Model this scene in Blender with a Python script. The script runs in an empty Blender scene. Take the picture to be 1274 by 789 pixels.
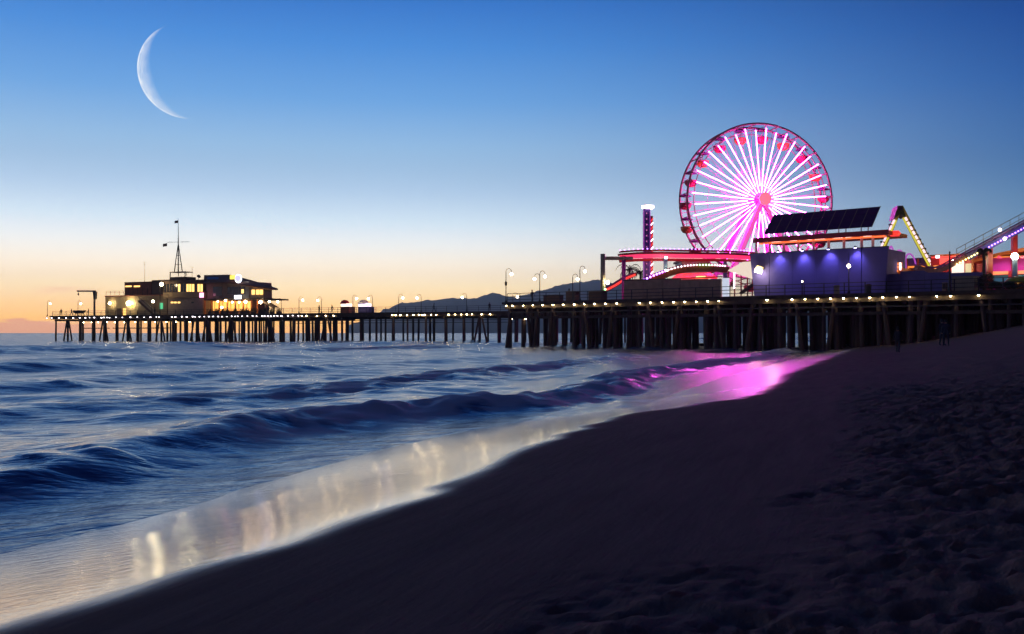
import bpy, bmesh, math, random
import numpy as np
from mathutils import Vector, Matrix

R = math.radians
random.seed(7)
rng = np.random.default_rng(11)
S = bpy.context.scene
COL = S.collection

# ------------------------------------------------------------------ camera
FPX, CX, HY, CAMZ = 1239.0, 637.0, 414.0, 2.0          # focal length in photo pixels, centre column, horizon row
cam_d = bpy.data.cameras.new('camera')
cam_d.sensor_width = 36.0
cam_d.lens = 36.0 * FPX / 1274.0
cam_d.shift_y = 19.5 / 1274.0
cam_d.clip_start, cam_d.clip_end = 0.1, 60000.0
cam = bpy.data.objects.new('camera', cam_d)
COL.objects.link(cam)
cam.location = (0, 0, CAMZ)
cam.rotation_euler = (R(90), 0, 0)
S.camera = cam

S.view_settings.view_transform = 'Standard'
S.view_settings.look = 'None'
S.view_settings.exposure = 0.0
S.view_settings.gamma = 1.0
S.view_settings.use_curve_mapping = False
S.cycles.use_denoising = True
S.cycles.max_bounces = 6
S.cycles.diffuse_bounces = 2
S.cycles.glossy_bounces = 4
S.cycles.transparent_max_bounces = 6
S.cycles.volume_bounces = 0
S.cycles.sample_clamp_indirect = 6.0
S.cycles.caustics_reflective = False
S.cycles.caustics_refractive = False


def srgb(r, g, b, k=1.0):
    f = lambda c: (c / 255 / 12.92 if c / 255 <= 0.04045 else ((c / 255 + 0.055) / 1.055) ** 2.4) * k
    return (f(r), f(g), f(b), 1.0)


# ------------------------------------------------------------------ sky: clear dusk, afterglow low on the left
AZ0 = -40.0                                            # compass bearing of the afterglow, degrees from the view axis
W = bpy.data.worlds.new('World')
S.world = W
W.use_nodes = True
nt = W.node_tree
nt.nodes.clear()


class NT:
    def __init__(s, tree):
        s.t = tree

    def n(s, kind, **kw):
        x = s.t.nodes.new(kind)
        for k, v in kw.items():
            setattr(x, k, v)
        return x

    def put(s, sock, v):
        if hasattr(v, 'is_output'):
            s.t.links.new(v, sock)
        elif v is not None:
            sock.default_value = v

    def math(s, op, a, b=None, c=None, clamp=False):
        x = s.n('ShaderNodeMath', operation=op, use_clamp=clamp)
        s.put(x.inputs[0], a)
        if b is not None: s.put(x.inputs[1], b)
        if c is not None: s.put(x.inputs[2], c)
        return x.outputs[0]

    def step(s, v, lo, hi, a=0.0, b=1.0, smooth=True):
        x = s.n('ShaderNodeMapRange', interpolation_type='SMOOTHSTEP' if smooth else 'LINEAR')
        s.put(x.inputs[0], v)
        for i, q in enumerate((lo, hi, a, b)): s.put(x.inputs[1 + i], q)
        return x.outputs[0]

    def mix(s, f, a, b, blend='MIX'):
        x = s.n('ShaderNodeMix', data_type='RGBA', blend_type=blend)
        s.put(x.inputs[0], f); s.put(x.inputs[6], a); s.put(x.inputs[7], b)
        return x.outputs[2]

    def noise(s, vec, scale, detail=3.0, rough=0.55, dist=0.0):
        x = s.n('ShaderNodeTexNoise')
        if vec is not None: s.put(x.inputs['Vector'], vec)
        x.inputs['Scale'].default_value = scale
        x.inputs['Detail'].default_value = detail
        x.inputs['Roughness'].default_value = rough
        x.inputs['Distortion'].default_value = dist
        return x.outputs['Fac']

    def ramp(s, f, stops, interp='LINEAR'):
        x = s.n('ShaderNodeValToRGB')
        x.color_ramp.interpolation = interp
        e = x.color_ramp.elements
        while len(e) > 1: e.remove(e[-1])
        e[0].position, e[0].color = stops[0][0], stops[0][1]
        for p, c in stops[1:]:
            q = e.new(p); q.color = c
        s.put(x.inputs[0], f)
        return x.outputs[0]


w = NT(nt)
geo = w.n('ShaderNodeTexCoord')
vec = w.n('ShaderNodeVectorMath', operation='NORMALIZE')
nt.links.new(geo.outputs['Generated'], vec.inputs[0])
sep = w.n('ShaderNodeSeparateXYZ')
nt.links.new(vec.outputs[0], sep.inputs[0])
X, Y, Z = sep.outputs
elev = w.math('MULTIPLY', w.math('ARCSINE', Z), 180 / math.pi)
az = w.math('MULTIPLY', w.math('ARCTAN2', X, Y), 180 / math.pi)
hl = w.math('SQRT', w.math('MAXIMUM', w.math('ADD', w.math('MULTIPLY', X, X), w.math('MULTIPLY', Y, Y)), 1e-6))
dot = w.math('DIVIDE', w.math('ADD', w.math('MULTIPLY', X, math.sin(R(AZ0))), w.math('MULTIPLY', Y, math.cos(R(AZ0)))), hl)
fac = w.math('SQRT', w.math('DIVIDE', w.math('MAXIMUM', elev, 0.0), 90.0))
st = lambda rows: [(math.sqrt(e / 90.0), srgb(*c)) for e, c in rows]
warm = w.ramp(fac, st([(0, (250, 172, 88)), (.8, (255, 190, 88)), (1.6, (255, 207, 130)), (2.6, (255, 229, 176)), (3.8, (254, 240, 214)),
                       (5, (238, 240, 236)), (6.3, (214, 233, 246)), (8, (188, 218, 246)), (10.5, (158, 203, 244)), (13, (114, 176, 239)), (16, (76, 148, 228)), (19, (46, 117, 207)),
                       (24, (32, 88, 174)), (34, (14, 46, 110)), (55, (8, 24, 64)), (90, (5, 14, 40))]))
cool = w.ramp(fac, st([(0, (112, 116, 124)), (2.2, (98, 118, 138)), (5, (84, 128, 160)), (7, (72, 123, 170)), (10, (50, 108, 176)), (13, (32, 90, 168)),
                       (16, (18, 70, 150)), (19, (9, 48, 122)), (24, (7, 37, 96)), (34, (8, 28, 74)), (55, (6, 18, 48)), (90, (5, 14, 40))]))
back = w.ramp(fac, st([(0, (70, 74, 98)), (6, (58, 68, 104)), (15, (36, 52, 96)), (34, (12, 27, 62)), (55, (7, 17, 44)), (90, (5, 14, 40))]))
m1 = w.step(dot, 0.28, 0.86)
m2 = w.step(dot, -0.6, 0.5)
sky = w.mix(m1, w.mix(m2, back, cool), warm)
# thin mauve cloud bank on the sea horizon under the afterglow, with a few streaks over it
cv = w.n('ShaderNodeCombineXYZ')
w.put(cv.inputs[0], w.math('MULTIPLY', az, 0.35)); w.put(cv.inputs[1], w.math('MULTIPLY', elev, 1.6))
n1 = w.noise(cv.outputs[0], 1.6, 4.0)
top = w.math('ADD', w.math('MULTIPLY', n1, 1.1), 0.05)
bank = w.math('MULTIPLY', w.step(w.math('SUBTRACT', top, elev), -0.10, 0.10), w.step(az, -19.0, -24.5))
cv2 = w.n('ShaderNodeCombineXYZ')
w.put(cv2.inputs[0], w.math('MULTIPLY', az, 0.16)); w.put(cv2.inputs[1], w.math('SUBTRACT', w.math('MULTIPLY', elev, 2.6), w.math('MULTIPLY', az, 0.07)))
n2 = w.noise(cv2.outputs[0], 1.1, 3.0)
streak = w.math('MULTIPLY', w.math('MULTIPLY', w.step(n2, 0.55, 0.72), w.step(elev, 4.2, 1.8)), w.step(az, -6.0, -22.0))
streak = w.math('MULTIPLY', streak, 0.5)
sky = w.mix(streak, sky, srgb(238, 182, 148))
sky = w.mix(w.math('MULTIPLY', bank, 0.8), sky, srgb(208, 142, 112))
bg = w.n('ShaderNodeBackground')
nt.links.new(sky, bg.inputs[0])
w.put(bg.inputs[1], w.step(elev, 0.0, 10.0, 2.2, 1.0))     # the low haze takes some of the glow back
# a share of physical twilight sky under the grade
nis = w.n('ShaderNodeTexSky', sky_type='NISHITA', sun_disc=False, sun_elevation=R(0.5), sun_rotation=R(AZ0), altitude=0, air_density=1.0, dust_density=1.0, ozone_density=3.0)
bg2 = w.n('ShaderNodeBackground')
nt.links.new(nis.outputs[0], bg2.inputs[0])
bg2.inputs[1].default_value = 0.006
add = w.n('ShaderNodeAddShader')
nt.links.new(bg.outputs[0], add.inputs[0]); nt.links.new(bg2.outputs[0], add.inputs[1])
out = w.n('ShaderNodeOutputWorld')
nt.links.new(add.outputs[0], out.inputs[0])
W.cycles.sampling_method = 'MANUAL'
W.cycles.sample_map_resolution = 512

# the sun has just set: only a faint warm directional light is left
sun_d = bpy.data.lights.new('sun', 'SUN')
sun_d.energy, sun_d.angle, sun_d.color = 0.04, R(8.0), (1.0, 0.62, 0.36)
sun = bpy.data.objects.new('sun', sun_d)
COL.objects.link(sun)
sd = Vector((math.sin(R(AZ0)) * math.cos(R(1.0)), math.cos(R(AZ0)) * math.cos(R(1.0)), math.sin(R(1.0))))
sun.rotation_euler = sd.to_track_quat('Z', 'Y').to_euler()
sun.location = (-60, 60, 60)


def P(px, py, d):
    """world point on the ray through photo pixel (px, py) at distance d along the view axis"""
    return Vector((d * (px - CX) / FPX, d, CAMZ + d * (HY - py) / FPX))


# ------------------------------------------------------------------ materials
def new_mat(name):
    m = bpy.data.materials.new(name)
    m.use_nodes = True
    t = m.node_tree
    return m, NT(t), t.nodes['Principled BSDF']


def mat(name, col, rough=0.6, metal=0.0, var=0.25, scale=2.0, bump=0.0, spec=0.4):
    m, q, b = new_mat(name)
    tc = q.n('ShaderNodeTexCoord')
    n = q.noise(tc.outputs['Object'], scale, 5.0, 0.65)
    c0 = tuple(max(0, c * (1 - var)) for c in col[:3]) + (1,)
    c1 = tuple(min(1, c * (1 + var)) for c in col[:3]) + (1,)
    q.put(b.inputs['Base Color'], q.ramp(n, [(0.28, c0), (0.72, c1)]))
    b.inputs['Roughness'].default_value = rough
    b.inputs['Metallic'].default_value = metal
    b.inputs['Specular IOR Level'].default_value = spec
    if bump:
        bp = q.n('ShaderNodeBump')
        bp.inputs['Strength'].default_value = bump
        bp.inputs['Distance'].default_value = 0.05
        q.put(bp.inputs['Height'], n)
        q.put(b.inputs['Normal'], bp.outputs[0])
    return m


def glow(name, col, strength):
    m, q, b = new_mat(name)
    b.inputs['Base Color'].default_value = (0.2, 0.2, 0.2, 1)
    b.inputs['Emission Color'].default_value = tuple(col[:3]) + (1,)
    b.inputs['Emission Strength'].default_value = strength
    return m


# ------------------------------------------------------------------ shoreline: curve where the wet sheet ends (landward is s > 0)
CTRL = [(-480, -1200), (-80, -185), (-12, -18), (-4.7, 0.2), (-2.75, 5.3), (-1.6, 8.4), (-0.36, 11.9), (0.83, 16.0), (2.7, 20.3), (6.3, 25.8),
        (8.3, 32.0), (11.2, 40.0), (17.5, 57.0), (24.5, 75.0), (29.5, 88.0), (37, 107), (60, 165), (160, 420), (700, 1800), (4000, 9000)]


def catmull(pts, n=6):
    o = []
    for i in range(len(pts) - 1):
        p0, p1, p2, p3 = (np.array(pts[max(0, min(len(pts) - 1, i + k))], float) for k in (-1, 0, 1, 2))
        for j in range(n):
            u = j / n
            o.append(0.5 * (2 * p1 + (p2 - p0) * u + (2 * p0 - 5 * p1 + 4 * p2 - p3) * u * u + (3 * p1 - p0 - 3 * p2 + p3) * u ** 3))
    o.append(np.array(pts[-1], float))
    return np.array(o)


SH = np.vstack([np.array(CTRL[:2], float), catmull(CTRL[2:16], 5), np.array(CTRL[16:], float)])
SA, SB = SH[:-1], SH[1:]
SD = SB - SA
SL = np.hypot(SD[:, 0], SD[:, 1])
SC = np.concatenate([[0], np.cumsum(SL)])
T0 = SC[int(np.argmin(np.abs(SH[:, 1] - 5.3)))]          # along-shore origin beside the camera


def shore(x, y):
    """signed distance s landward of the wet edge, and position t along the shore"""
    x = np.asarray(x, float).ravel(); y = np.asarray(y, float).ravel()
    s = np.empty_like(x); t = np.empty_like(x)
    for i in range(0, len(x), 20000):
        px, py = x[i:i + 20000, None], y[i:i + 20000, None]
        rx, ry = px - SA[None, :, 0], py - SA[None, :, 1]
        u = np.clip((rx * SD[:, 0] + ry * SD[:, 1]) / (SL ** 2), 0, 1)
        dx, dy = rx - u * SD[:, 0], ry - u * SD[:, 1]
        d2 = dx * dx + dy * dy
        k = np.argmin(d2, 1)
        r = np.arange(len(k))
        sg = np.sign(SD[k, 1] * rx[r, k] - SD[k, 0] * ry[r, k])
        s[i:i + 20000] = np.sqrt(d2[r, k]) * sg
        t[i:i + 20000] = SC[k] + u[r, k] * SL[k] - T0
    return s, t


_ps = np.arange(-400, 400, 0.1)
_pz = np.interp(_ps, [-400, -60, -20, -6, -4, -3, -2, -1, 0, 1, 4.4, 10, 16, 24, 60, 400], [-6, -3, -1.9, -0.32, -0.07, 0.02, 0.128, 0.262, 0.41, .51, 0.75, 1.6, 2.85, 3.3, 3.7, 4.5])
_pz = np.convolve(np.pad(_pz, 6, mode='edge'), np.ones(13) / 13, 'valid')


def vnoise(x, y, seed=0):
    """smooth value noise, about -1..1"""
    xi, yi = np.floor(x).astype(np.int64), np.floor(y).astype(np.int64)
    fx, fy = x - xi, y - yi
    fx, fy = fx * fx * (3 - 2 * fx), fy * fy * (3 - 2 * fy)

    def h(a, b):
        v = (a * 374761393 + b * 668265263 + seed * 974634777) & 0xFFFFFFFF
        v = ((v ^ (v >> 13)) * 1274126177) & 0xFFFFFFFF
        return ((v ^ (v >> 16)) & 0xFFFF) / 32767.5 - 1
    return (h(xi, yi) * (1 - fx) + h(xi + 1, yi) * fx) * (1 - fy) + (h(xi, yi + 1) * (1 - fx) + h(xi + 1, yi + 1) * fx) * fy


def sstep(v, a, b):
    u = np.clip((v - a) / (b - a), 0, 1)
    return u * u * (3 - 2 * u)


FEET = []                                                # footprints and dents trampled into the dry sand
_r = random.Random(3)
for k in range(26000):
    FEET.append((_r.uniform(0, 34) if k % 3 else _r.uniform(0, 12), _r.uniform(2.2, 46) if k % 2 else _r.uniform(2.2, 16), _r.uniform(.06, .12), _r.uniform(.6, 1.0), _r.uniform(0, math.pi), _r.uniform(.014, .034)))


def ground_z(x, y, feet=None):
    x = np.asarray(x, float).ravel(); y = np.asarray(y, float).ravel()
    s, t = shore(x, y)
    z = np.interp(s, _ps, _pz)
    # trampled sand above the reach of the waves
    edge = 3.3 + 1.1 * vnoise(x * .35, y * .2, 5) + .5 * vnoise(x * 1.3, y * .9, 6)
    dry = sstep(s, edge - .5, edge + 1.3)
    lump = .018 * vnoise(x * 2.1 + .4 * vnoise(x, y, 9), y * 2.1, 1) + .034 * vnoise(x * 4.7, y * 4.7, 2) + .02 * vnoise(x * 9.5, y * 9.5, 3)
    z = z + dry * (lump + .022 * vnoise(x * .7, y * .7, 4))
    # faint swash ridges lower down
    z = z + (1 - dry) * sstep(s, -1.0, 1.0) * (.010 * vnoise(s * 1.2, t * .12, 7) + .004 * vnoise(s * 4, t * .5, 8))
    return z, s, t, dry


def gz(x, y):
    return float(ground_z([x], [y])[0][0])


def grid_object(name, V, nu, nv, material, attrs):
    me = bpy.data.meshes.new(name)
    idx = np.arange(nu * nv).reshape(nv, nu)
    q = np.stack([idx[:-1, :-1], idx[:-1, 1:], idx[1:, 1:], idx[1:, :-1]], -1).reshape(-1, 4)
    me.vertices.add(len(V)); me.vertices.foreach_set('co', V.astype(np.float32).ravel())
    me.loops.add(q.size); me.loops.foreach_set('vertex_index', q.ravel().astype(np.int32))
    me.polygons.add(len(q)); me.polygons.foreach_set('loop_start', np.arange(0, q.size, 4, dtype=np.int32))
    me.polygons.foreach_set('use_smooth', np.ones(len(q), dtype=bool))
    me.update(calc_edges=True)
    for k, a in attrs.items():
        at = me.attributes.new(k, 'FLOAT', 'POINT')
        at.data.foreach_set('value', a.astype(np.float32).ravel())
    me.materials.append(material)
    o = bpy.data.objects.new(name, me)
    COL.objects.link(o)
    return o


def spread_axis(lo, a, b, hi, fine, ratio):
    """coordinates fine between a and b, growing outwards to lo and hi"""
    mid = list(np.arange(a, b, fine))
    up, st_ = [b], fine
    while up[-1] < hi:
        st_ *= ratio; up.append(up[-1] + st_)
    dn, st_ = [], fine
    v = a
    while v > lo:
        st_ *= ratio; v -= st_; dn.append(v)
    return np.array(dn[::-1] + mid + up)


# --- sand
m_sand, q, b = new_mat('beach_sand')
tc = q.n('ShaderNodeTexCoord')
at_w = q.n('ShaderNodeAttribute', attribute_name='wet'); wet = at_w.outputs['Fac']
at_d = q.n('ShaderNodeAttribute', attribute_name='dry'); dryf = at_d.outputs['Fac']
farf = q.n('ShaderNodeAttribute', attribute_name='ripple').outputs['Fac']
ng = q.noise(tc.outputs['Object'], 180.0, 3.0, 0.7)
nm = q.noise(tc.outputs['Object'], 1.3, 5.0, 0.6)
mp = q.n('ShaderNodeMapping', vector_type='TEXTURE'); mp.inputs['Rotation'].default_value = (0, 0, R(70)); mp.inputs['Scale'].default_value = (6.0, 1.0, 1)
q.put(mp.inputs[0], tc.outputs['Object'])
nstr = q.noise(mp.outputs[0], 3.0, 4.0, 0.6)
dcol = q.mix(ng, srgb(110, 84, 80), srgb(158, 124, 116))
dcol = q.mix(q.math('MULTIPLY', nm, 0.55), dcol, srgb(82, 64, 62))
damp = q.mix(q.math('MULTIPLY', nstr, 1.0), srgb(80, 58, 58), srgb(130, 100, 97))
col = q.mix(dryf, damp, dcol)
mp2 = q.n('ShaderNodeMapping', vector_type='TEXTURE'); mp2.inputs['Rotation'].default_value = (0, 0, R(20)); mp2.inputs['Scale'].default_value = (2.5, 1.0, 1)
q.put(mp2.inputs[0], tc.outputs['Object'])
pitf = q.noise(mp2.outputs[0], 24.0, 3.0, 0.65)
wetn = q.step(q.math('ADD', wet, q.math('MULTIPLY', q.math('SUBTRACT', nstr, 0.5), 0.35)), 0.12, 0.75)
col = q.mix(wetn, col, srgb(34, 28, 28))
q.put(b.inputs['Base Color'], col)
pit = q.noise(mp.outputs[0], 26.0, 3.0, 0.6)
film = q.math('MULTIPLY', wetn, q.step(pitf, 0.72, 0.62, .80, 1.0))
q.put(b.inputs['Roughness'], q.math('SUBTRACT', 0.92, q.math('MULTIPLY', film, q.math('SUBTRACT', 0.785, q.math('MULTIPLY', farf, 0.17)))))
q.put(b.inputs['Specular IOR Level'], q.math('ADD', 0.12, q.math('MULTIPLY', film, 0.93)))
q.put(b.inputs['Coat Weight'], q.math('POWER', film, 2.2)); b.inputs['Coat IOR'].default_value = 1.45
q.put(b.inputs['Coat Roughness'], q.math('ADD', 0.13, q.math('MULTIPLY', farf, 0.09)))
bp = q.n('ShaderNodeBump'); bp.inputs['Distance'].default_value = 0.02
q.put(bp.inputs['Strength'], q.math('MULTIPLY', q.math('ADD', 0.38, q.math('MULTIPLY', dryf, 0.42)), q.math('SUBTRACT', 1.0, wetn)))
q.put(bp.inputs['Height'], q.math('ADD', q.math('ADD', q.noise(tc.outputs['Object'], 22.0, 4.0, 0.6), q.math('MULTIPLY', ng, 0.25)), q.math('MULTIPLY', q.noise(mp.outputs[0], 9.0, 3.0, 0.6), 1.6)))
mp2 = q.n('ShaderNodeMapping', vector_type='TEXTURE'); mp2.inputs['Rotation'].default_value = (0, 0, R(20)); mp2.inputs['Scale'].default_value = (2.5, 1.0, 1)
q.put(mp2.inputs[0], tc.outputs['Object'])
rip = q.math('ADD', q.noise(mp2.outputs[0], 9.0, 3.0, 0.65), q.math('MULTIPLY', q.noise(mp2.outputs[0], 34.0, 2.0, 0.6), 0.35))
bpr = q.n('ShaderNodeBump'); bpr.inputs['Distance'].default_value = 0.012
q.put(bpr.inputs['Strength'], q.math('MULTIPLY', wetn, 0.20)); q.put(bpr.inputs['Height'], rip); q.put(bpr.inputs['Normal'], bp.outputs[0])
q.put(b.inputs['Normal'], bpr.outputs[0]); q.put(b.inputs['Coat Normal'], bpr.outputs[0])

gx = spread_axis(-200, -6, 18, 2500, .055, 1.035)
gy = spread_axis(-300, 2.0, 20, 5000, .05, 1.026)
GX, GY = np.meshgrid(gx, gy)
z, s, t, dry = ground_z(GX, GY)
Zg = z.reshape(GX.shape).copy()
for fx, fy, rad, asp, ang, dep in FEET:
    i0, i1 = np.searchsorted(gx, [fx - rad * 2, fx + rad * 2]); j0, j1 = np.searchsorted(gy, [fy - rad * 2, fy + rad * 2])
    if i1 - i0 < 3 or j1 - j0 < 3: continue
    dx, dy = GX[j0:j1, i0:i1] - fx, GY[j0:j1, i0:i1] - fy
    u = (dx * math.cos(ang) + dy * math.sin(ang)) / rad; v = (-dx * math.sin(ang) + dy * math.cos(ang)) / (rad * asp * .6)
    r2 = u * u + v * v
    Zg[j0:j1, i0:i1] += dry.reshape(GX.shape)[j0:j1, i0:i1] * dep * (-np.exp(-r2 * 1.6) + .55 * np.exp(-(np.sqrt(r2) - 1.25) ** 2 * 5))
cusp = .22 * vnoise(t * .35, s * 0 + 3, 21) + .18 * vnoise(t * 1.3, s * .4, 22)
wet = 1 - sstep((s + cusp - .2) / (1 + .9 * sstep(t, 16, 40)), -0.65, 0.65)
sand = grid_object('sand', np.stack([GX.ravel(), GY.ravel(), Zg.ravel()], -1), len(gx), len(gy), m_sand, {'wet': wet, 'dry': dry, 'ripple': sstep(t, 8, 34)})
sand['kind'] = 'structure'; sand['label'] = 'dark trampled beach sand sloping down to a mirror-wet strip'

# --- sea
m_sea, q, b = new_mat('sea_water')
tc = q.n('ShaderNodeTexCoord')
foam = q.n('ShaderNodeAttribute', attribute_name='foam').outputs['Fac']
near = q.n('ShaderNodeAttribute', attribute_name='near').outputs['Fac']
mp = q.n('ShaderNodeMapping', vector_type='TEXTURE'); mp.inputs['Rotation'].default_value = (0, 0, R(40)); mp.inputs['Scale'].default_value = (2.4, 1.0, 1)
q.put(mp.inputs[0], tc.outputs['Object'])
f1 = q.noise(mp.outputs[0], 2.2, 4.0, 0.6, .4)
f2 = q.noise(mp.outputs[0], .55, 4.0, 0.6, .6)
f3 = q.noise(mp.outputs[0], .12, 3.0, 0.6, .6)
fm = q.step(q.math('ADD', foam, q.math('MULTIPLY', q.math('SUBTRACT', f1, 0.5), 0.7)), 0.05, 0.55)
q.put(b.inputs['Base Color'], q.mix(fm, (.004, .052, .21, 1), srgb(214, 210, 216)))
q.put(b.inputs['Roughness'], q.math('ADD', q.math('ADD', 0.15, q.math('MULTIPLY', q.step(near, 0.02, 0.35), 0.08)), q.math('MULTIPLY', fm, 0.5)))
b.inputs['IOR'].default_value = 1.45
bp1 = q.n('ShaderNodeBump'); bp1.inputs['Distance'].default_value = .12
q.put(bp1.inputs['Strength'], q.math('SUBTRACT', .34, q.math('MULTIPLY', near, .10)))
q.put(bp1.inputs['Height'], f1)
bp2 = q.n('ShaderNodeBump'); bp2.inputs['Distance'].default_value = .8
q.put(bp2.inputs['Strength'], q.math('ADD', .12, q.math('MULTIPLY', near, .22)))
q.put(bp2.inputs['Height'], f2); q.put(bp2.inputs['Normal'], bp1.outputs[0])
bp3 = q.n('ShaderNodeBump'); bp3.inputs['Distance'].default_value = 3.0
q.put(bp3.inputs['Strength'], q.step(near, .5, 1.0, 0, .28))
q.put(bp3.inputs['Height'], f3); q.put(bp3.inputs['Normal'], bp2.outputs[0])
q.put(b.inputs['Normal'], bp3.outputs[0])

az_l = np.concatenate([np.arange(-100, -34, .8), np.arange(-34, 27, .085), np.arange(27, 40, .8)])
rr = [4.5]
while rr[-1] < 6500:
    g = 1.0062 if rr[-1] < 330 else 1.03
    rr.append(rr[-1] * g)
rr = np.array(rr)
AZ, RR = np.meshgrid(az_l, rr)
SX, SY = RR * np.sin(np.radians(AZ)), RR * np.cos(np.radians(AZ))
s, t = shore(SX, SY)
x, y, r = SX.ravel(), SY.ravel(), RR.ravel()
zs = np.zeros_like(x)
cell = r * .0065
wr = np.random.default_rng(5)
off = np.clip((-s - 4.0) / 9.0, 0, 1)                      # chop builds up seaward of the swash
gust = .75 + .45 * vnoise(x * .045, y * .03, 31)
for k in range(60):
    lam = .55 * (8.0 / .55) ** wr.random()
    th = R(-42 + 34 * wr.standard_normal())                # travels toward the beach
    kx, ky = math.sin(-th) * 2 * math.pi / lam, -math.cos(th) * 2 * math.pi / lam
    amp = (.023 + .017 * (lam < 2.2)) * lam / (2 * math.pi) * (0.6 + .8 * wr.random())
    ph = kx * x + ky * y + wr.random() * 6.28 + .9 * vnoise(x * .09 + k, y * .09, 40 + k)
    vis = sstep(lam / cell, 2.5, 6.0)
    sn = np.sin(ph)
    zs += off * gust * vis * amp * (sn + .25 * (1 - 2 * np.abs(np.sin(ph * .5 + .7))))
# shore-parallel swell lines; the first is breaking
foam = np.zeros_like(x)
wob = 1.1 * vnoise(t * .07, t * 0, 50) + .35 * vnoise(t * .31, t * 0, 51)
for pos, H, wf, wb, brk in ((-6.4, .32, .85, 2.0, 1.0), (-15.5, .34, 1.2, 3.2, .6), (-25.5, .40, 1.4, 3.6, .7), (-38, .32, 2.0, 4.4, .0), (-54, .4, 2.4, 5, .5), (-75, .5, 3, 6, .0), (-100, .5, 3.5, 7, .0)):
    wv = wob if brk == 1.0 else 2.2 * vnoise(t * .035, t * 0 + pos, 52) + .6 * vnoise(t * .2, t * 0 + pos, 53)
    u = s - pos + wv
    hh = H * (.70 + .45 * vnoise(t * .05, t * 0 + pos * 3, 54))
    if brk == 1.0: hh = H * (.86 + .26 * vnoise(t * .16, t * 0, 55) + .10 * vnoise(t * .6, t * 0, 66)) * (1 - .2 * sstep(t, 30, 60))
    prof = np.where(u > 0, np.exp(-(u / wf) ** 2), np.exp(-(u / wb) ** 2))
    zs += hh * prof * (1 + .16 * vnoise(t * .8, s * 1.1, 68) + .10 * vnoise(t * 2.0, s * 2.4, 69))
    if brk:
        on = sstep(t, 8.5, 15) if brk == 1.0 else sstep(vnoise(t * .03, t * 0 + pos, 56), .0, .5) * sstep(t, 5, 25)
        tex = .55 + .45 * vnoise(t * .8, s * 1.5, 57) + .25 * vnoise(t * 2.1, s * 3.5, 58)
        f = brk * on * np.exp(-((u - .1) / (wf * 1.35)) ** 2)
        foam += np.clip(f * tex * 1.25, 0, 1)
        zs += f * (.09 * vnoise(t * .9, s * 1.6, 59) + .05 * vnoise(t * 2.3, s * 3.4, 67))
foam += .20 * (1 - sstep(t, 14, 26)) * sstep(s, -6.2, -5.4) * (.4 + .6 * vnoise(t * .5, s * 1.6, 60)) * sstep(s, -2.6, -3.4)
# swash sheet thins to nothing at the edge
zs = zs * sstep(-s, 2.3, 5.0) + (.03 * vnoise(t * .25, s * .5, 61) + .012 * vnoise(t * .9, s * 1.5, 62)) * sstep(-s, 1.5, 3.2) * (1 - sstep(-s, 5, 9)) + .015
nearf = np.clip((r - 12) / 130.0, 0, 1)
sea = grid_object('sea', np.stack([x, y, zs], -1), len(az_l), len(rr), m_sea, {'foam': np.clip(foam, 0, 1), 'near': nearf})
sea['kind'] = 'structure'; sea['label'] = 'dark blue sea with smooth low waves rolling onto the beach'


def sea_z(px, py):
    return 0.0

HAZE = 1.15e-4

# ================================================================== builders
ORG = {}


def wo(o):
    return ORG.get(o.name, Vector((0, 0, 0))) if o else Vector((0, 0, 0))


def thing(name, label, cat, loc, group=None):
    o = bpy.data.objects.new(name, None)
    o.empty_display_size = .3
    COL.objects.link(o)
    o.location = loc
    ORG[o.name] = Vector(loc)
    o['label'] = label; o['category'] = cat
    if group: o['group'] = group
    return o


def tag(o, label, cat, group=None):
    o['label'] = label; o['category'] = cat
    if group: o['group'] = group
    return o


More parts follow.
